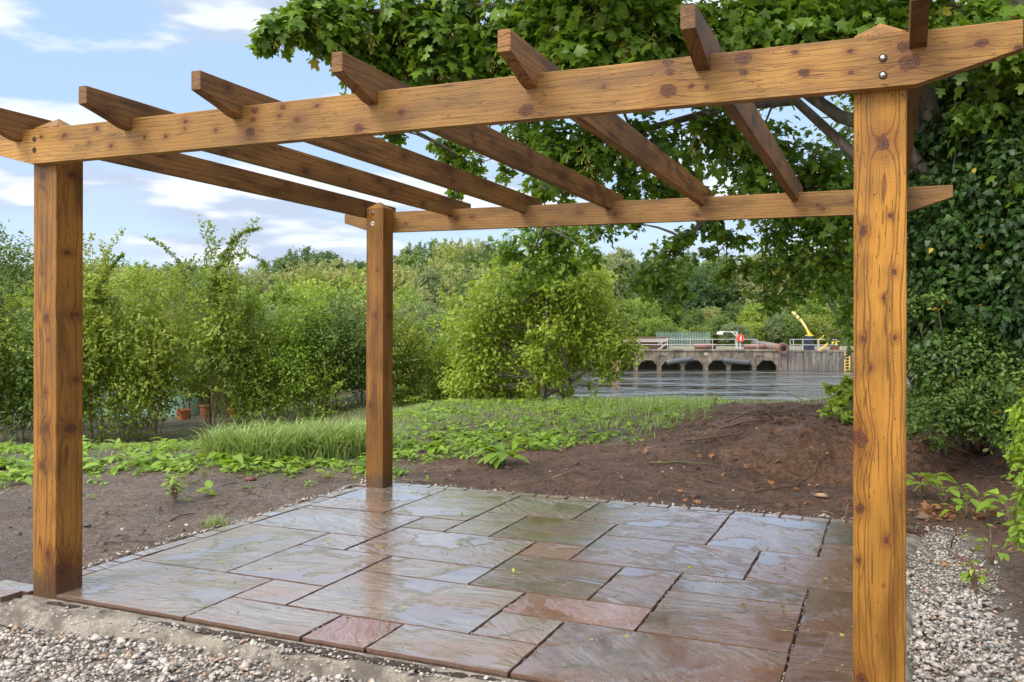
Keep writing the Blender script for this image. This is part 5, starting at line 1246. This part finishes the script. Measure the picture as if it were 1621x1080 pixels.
# flanged pipe
b = Q(1240, 551, -.5); root = empty('flanged_pipe', b, YAW); tag(root, 'large rusty flanged pipe end poking over the quay edge', 'pipe')
mb = MB(); mb.tube([(0, 0, 0), (-1.1, 5.5, .30)], .36, 18).build('pipe', plain('pipe_grey', (.16, .15, .14), .6, 0, .4, 3, rust=(.16, .07, .04)), root, True)
V = []; F = []; n = 20
for (r_, y_) in ((.27, -.12), (.52, -.12), (.52, .02), (.36, .02)):
    for k in range(n): a = 2*math.pi*k/n; V.append((r_*math.cos(a), y_, r_*math.sin(a)))
for i in range(3):
    for k in range(n): F.append((i*n+k, (i+1)*n+k, (i+1)*n+(k+1) % n, i*n+(k+1) % n))
mesh_np('flange', V, F, plain('flange_rust', (.26, .13, .11), .7, 0, .4, 6), root)
mb = MB()
for k in range(12): a = 2*math.pi*k/12; mb.box((.41*math.cos(a), -.17, .41*math.sin(a)), (.10, .12, .10), ry=a)
mb.build('flange_bolts', rustd, root); MB().lathe((0, -.13, 0), [(.27, 0), (.27, .08), (.01, .09)], 18, 'Y').build('bore_shade', plain('bore_shade_black', (.008, .008, .008), .9), root)  # near-black disc closes the pipe mouth, its inner shade put into colour
for (x0, x1, yy, r_, dd, lb) in [(1100, 1133, 547.5, .25, 2.0, 'short rusty pipe lying on the quay behind the handrail, left one'), (1178, 1226, 549.5, .22, 2.2, 'rusty pipe lying on the quay beside the big flange')]:
    a, b = Q(x0, yy, dd), Q(x1, yy, dd); a.z = b.z = quay_o.z+r_; o = MB().tube([(0, 0, 0), b-a], r_, 14).build('steel_pipe', plain('pipe_rust_%d' % x0, (.22, .10, .085), .65, 0, .4, 3), None, True); o.location = a; tag(o, lb, 'pipe', 'rusty pipes on the quay')
# rusty steel frame with ribbed side
b = Q(955, 554, 2.2); root = empty('steel_pontoon', b, YAW); tag(root, 'long rusty steel pontoon section standing on the quay at the left', 'pontoon'); Lp = 104/FPX*82; Hp = 1.3
MB().box((Lp/2, .7, Hp*.42), (Lp, 1.5, Hp*.6)).build('hull', rustd, root)
mb = MB()
for k in range(9): mb.box((Lp*(k+.5)/9, -.08, Hp*.42), (.12, .1, Hp*.62))
mb.build('ribs', rust, root)
MB().box((Lp/2, .68, Hp*.9), (Lp+.1, 1.7, .1)).build('top_plate', rust, root); MB().box((Lp/2, -.15, Hp*.66), (Lp-.4, .16, .22)).build('side_beam', plain('pink_grey_beam', (.42, .34, .32), .7), root)
b = Q(1041, 554, 1.6); root = empty('steel_steps', b, YAW); tag(root, 'small grey metal steps in front of the rusty pontoon', 'steps')
MB().bar((0, 0, 0), (.95, 0, .62), .07).bar((0, 0, .5), (.95, 0, 1.1), .06).bar((0, .5, 0), (.95, .5, .62), .07).build('stringer', galv, root)
mb = MB()
for k in range(4): mb.box((.12+k*.22, .25, .1+k*.15), (.2, .5, .04))
mb.build('treads', galv, root)
# crane
yel = plain('crane_yellow', (.72, .50, .07), .5, 0, .2, 5); navy = plain('crane_base_navy', (.022, .028, .06), .5, 0, .3, 4)
b = Q(1280, 556, 1.0); root = empty('quay_crane', b, YAW); tag(root, 'yellow jib crane on a dark navy base leaning left over the quay', 'crane'); k_ = 81/FPX
mb = MB(); w0, w1, hb = 8.2*k_, 5.2*k_, 25*k_
V = [(-w0, -w0, 0), (w0, -w0, 0), (w0, w0, 0), (-w0, w0, 0), (-w1, -w1, hb*.45), (w1, -w1, hb*.45), (w1, w1, hb*.45), (-w1, w1, hb*.45), (-w1, -w1, hb), (w1, -w1, hb), (w1, w1, hb), (-w1, w1, hb)]
F = [(0, 3, 2, 1), (8, 9, 10, 11)]+[(l_*4+i, l_*4+(i+1) % 4, l_*4+4+(i+1) % 4, l_*4+4+i) for l_ in (0, 1) for i in range(4)]
mb.add(V, F)
for i in (-1, 0, 1): mb.box((i*w0*.7, -w0*.93, hb*.22), (.07, .12, hb*.45))
mb.build('base', navy, root)
def K(px, py): return Vector(((px-1280)*k_, 0, (556-py)*k_))
MB().bar(K(1281, 532)+Vector((0, -.25, 0)), K(1275, 516), .14).bar(K(1284, 532)+Vector((0, .25, 0)), K(1275, 516), .14).bar(K(1285, 531), K(1274, 514), .10).box(K(1281, 530), (.55, .6, .12)).build('a_frame', yel, root)
jb = MB().bar(K(1276, 518), K(1267, 505), .15, .20).bar(K(1267, 506), K(1253, 491), .14, .24).build('jib', plain('jib_pale_yellow', (.78, .62, .22), .5, 0, .15), root)
MB().box(K(1265, 503), (.30, .24, .07), ry=-.8).box(K(1259, 498), (.30, .24, .05), ry=-.8).build('clamp', navy, root)
MB().tube([K(1275, 515), K(1269, 512), K(1266, 518)], .03, 5).build('cable', navy, root)
b = Q(1293, 557, .4); root = empty('yellow_gate_arm', b, YAW); tag(root, 'yellow sloping barrier arms right of the crane', 'barrier'); k2 = 80.4/FPX
MB().bar((0, 0, 0), (19*k2, 0, 15*k2), .13, .12).build('lower_arm', yel, root); MB().bar((3*k2, .1, 19*k2), (12*k2, .1, 27*k2), .08).build('upper_arm', yel, root)
MB().bar((2.5*k2, .1, 0), (2.5*k2, .1, 21*k2), .07).build('upright', galv, root)
b = Q(1316, 557, 1.2); root = empty('winch', b, YAW); tag(root, 'yellow and rusty winch half hidden by hanging leaves', 'winch')
MB().box((.3, 0, .3), (.7, .5, .6)).build('frame', rust, root); MB().lathe((.3, -.3, .78), [(.16, 0), (.16, .6)], 14, 'Y').build('drum', yel, root); MB().bar((-.1, -.2, .95), (.75, -.2, 1.05), .1).build('guard', yel, root)
# ladder
b = Q(1337.5, 586, -.25); root = empty('quay_ladder', b, YAW); tag(root, 'yellow ladder down the quay wall beside the front right post', 'ladder'); Hl = 28/FPX*80; Wl = 7.5/FPX*80
for s_ in (0, Wl): MB().bar((s_, 0, -.3), (s_, 0, Hl+.1), .07, .05).build('side_rail', yel, root)
for i in range(6): MB().bar((.04, 0, .1+i*.27), (Wl-.04, 0, .1+i*.27), .045).build('rung', yel, root)
# palisade fence
b = spot(1040, 93); b.z = gz1(b.x, b.y); root = empty('palisade_fence', b, YAW); tag(root, 'grey-green steel palisade fence behind the quay', 'fence')
gf = plain('palisade_green', (.23, .33, .30), .5, .3, .2); hf = CAMP[2]-(526-HY)/FPX*93-b.z; mb = MB(); wf = 85/FPX*93
x = 0
while x < wf: mb.box((x, 0, hf/2), (.075, .03, hf)).bar((x, 0, hf), (x, 0, hf+.12), .03); x += .17
mb.build('pales', gf, root); MB().box((wf/2, .05, hf*.2), (wf, .04, .06)).box((wf/2, .05, hf*.85), (wf, .04, .06)).build('rails', gf, root)
mb = MB(); x = 0
while x <= wf+.1: mb.box((x, .1, hf*.48), (.1, .1, hf)); x += 2.7
mb.build('fence_posts', gf, root)
# house on the hillside
b = spot(1101, 138); zt = CAMP[2]-(474-HY)/FPX*138; b.z = zt-1.4; root = empty('brick_house', b, YAW+.25); tag(root, 'small brick house with a red-brown roof among trees on the far hillside', 'house')
brick = plain('brick_wall', (.30, .13, .09), .85, 0, .3, 2); MB().box((0, 0, 1.1), (4.2, 4, 2.4)).build('wall', brick, root)
V = [(-2.4, -2.3, 2.25), (2.4, -2.3, 2.25), (2.4, 2.3, 2.25), (-2.4, 2.3, 2.25), (-2.4, 0, 3.5), (2.4, 0, 3.5)]
rf = mesh_np('roof', V, [(0, 1, 5, 4), (2, 3, 4, 5), (0, 4, 3), (1, 2, 5), (0, 3, 2, 1)], plain('roof_tiles', (.22, .12, .10), .8, 0, .3, 2), root)
MB().box((1.3, .6, 3.5), (.5, .5, 1.0)).build('chimney', brick, rf)
for x in (-1.1, 1.0):
    wn = MB().box((x, -2.02, 1.35), (.9, .06, .9)).build('window', plain('white_frame', (.7, .7, .7), .5), root); MB().box((x, -2.06, 1.35), (.72, .04, .72)).build('pane', plain('dark_glass', (.03, .04, .05), .1), wn)
print('script done', len(bpy.data.objects))
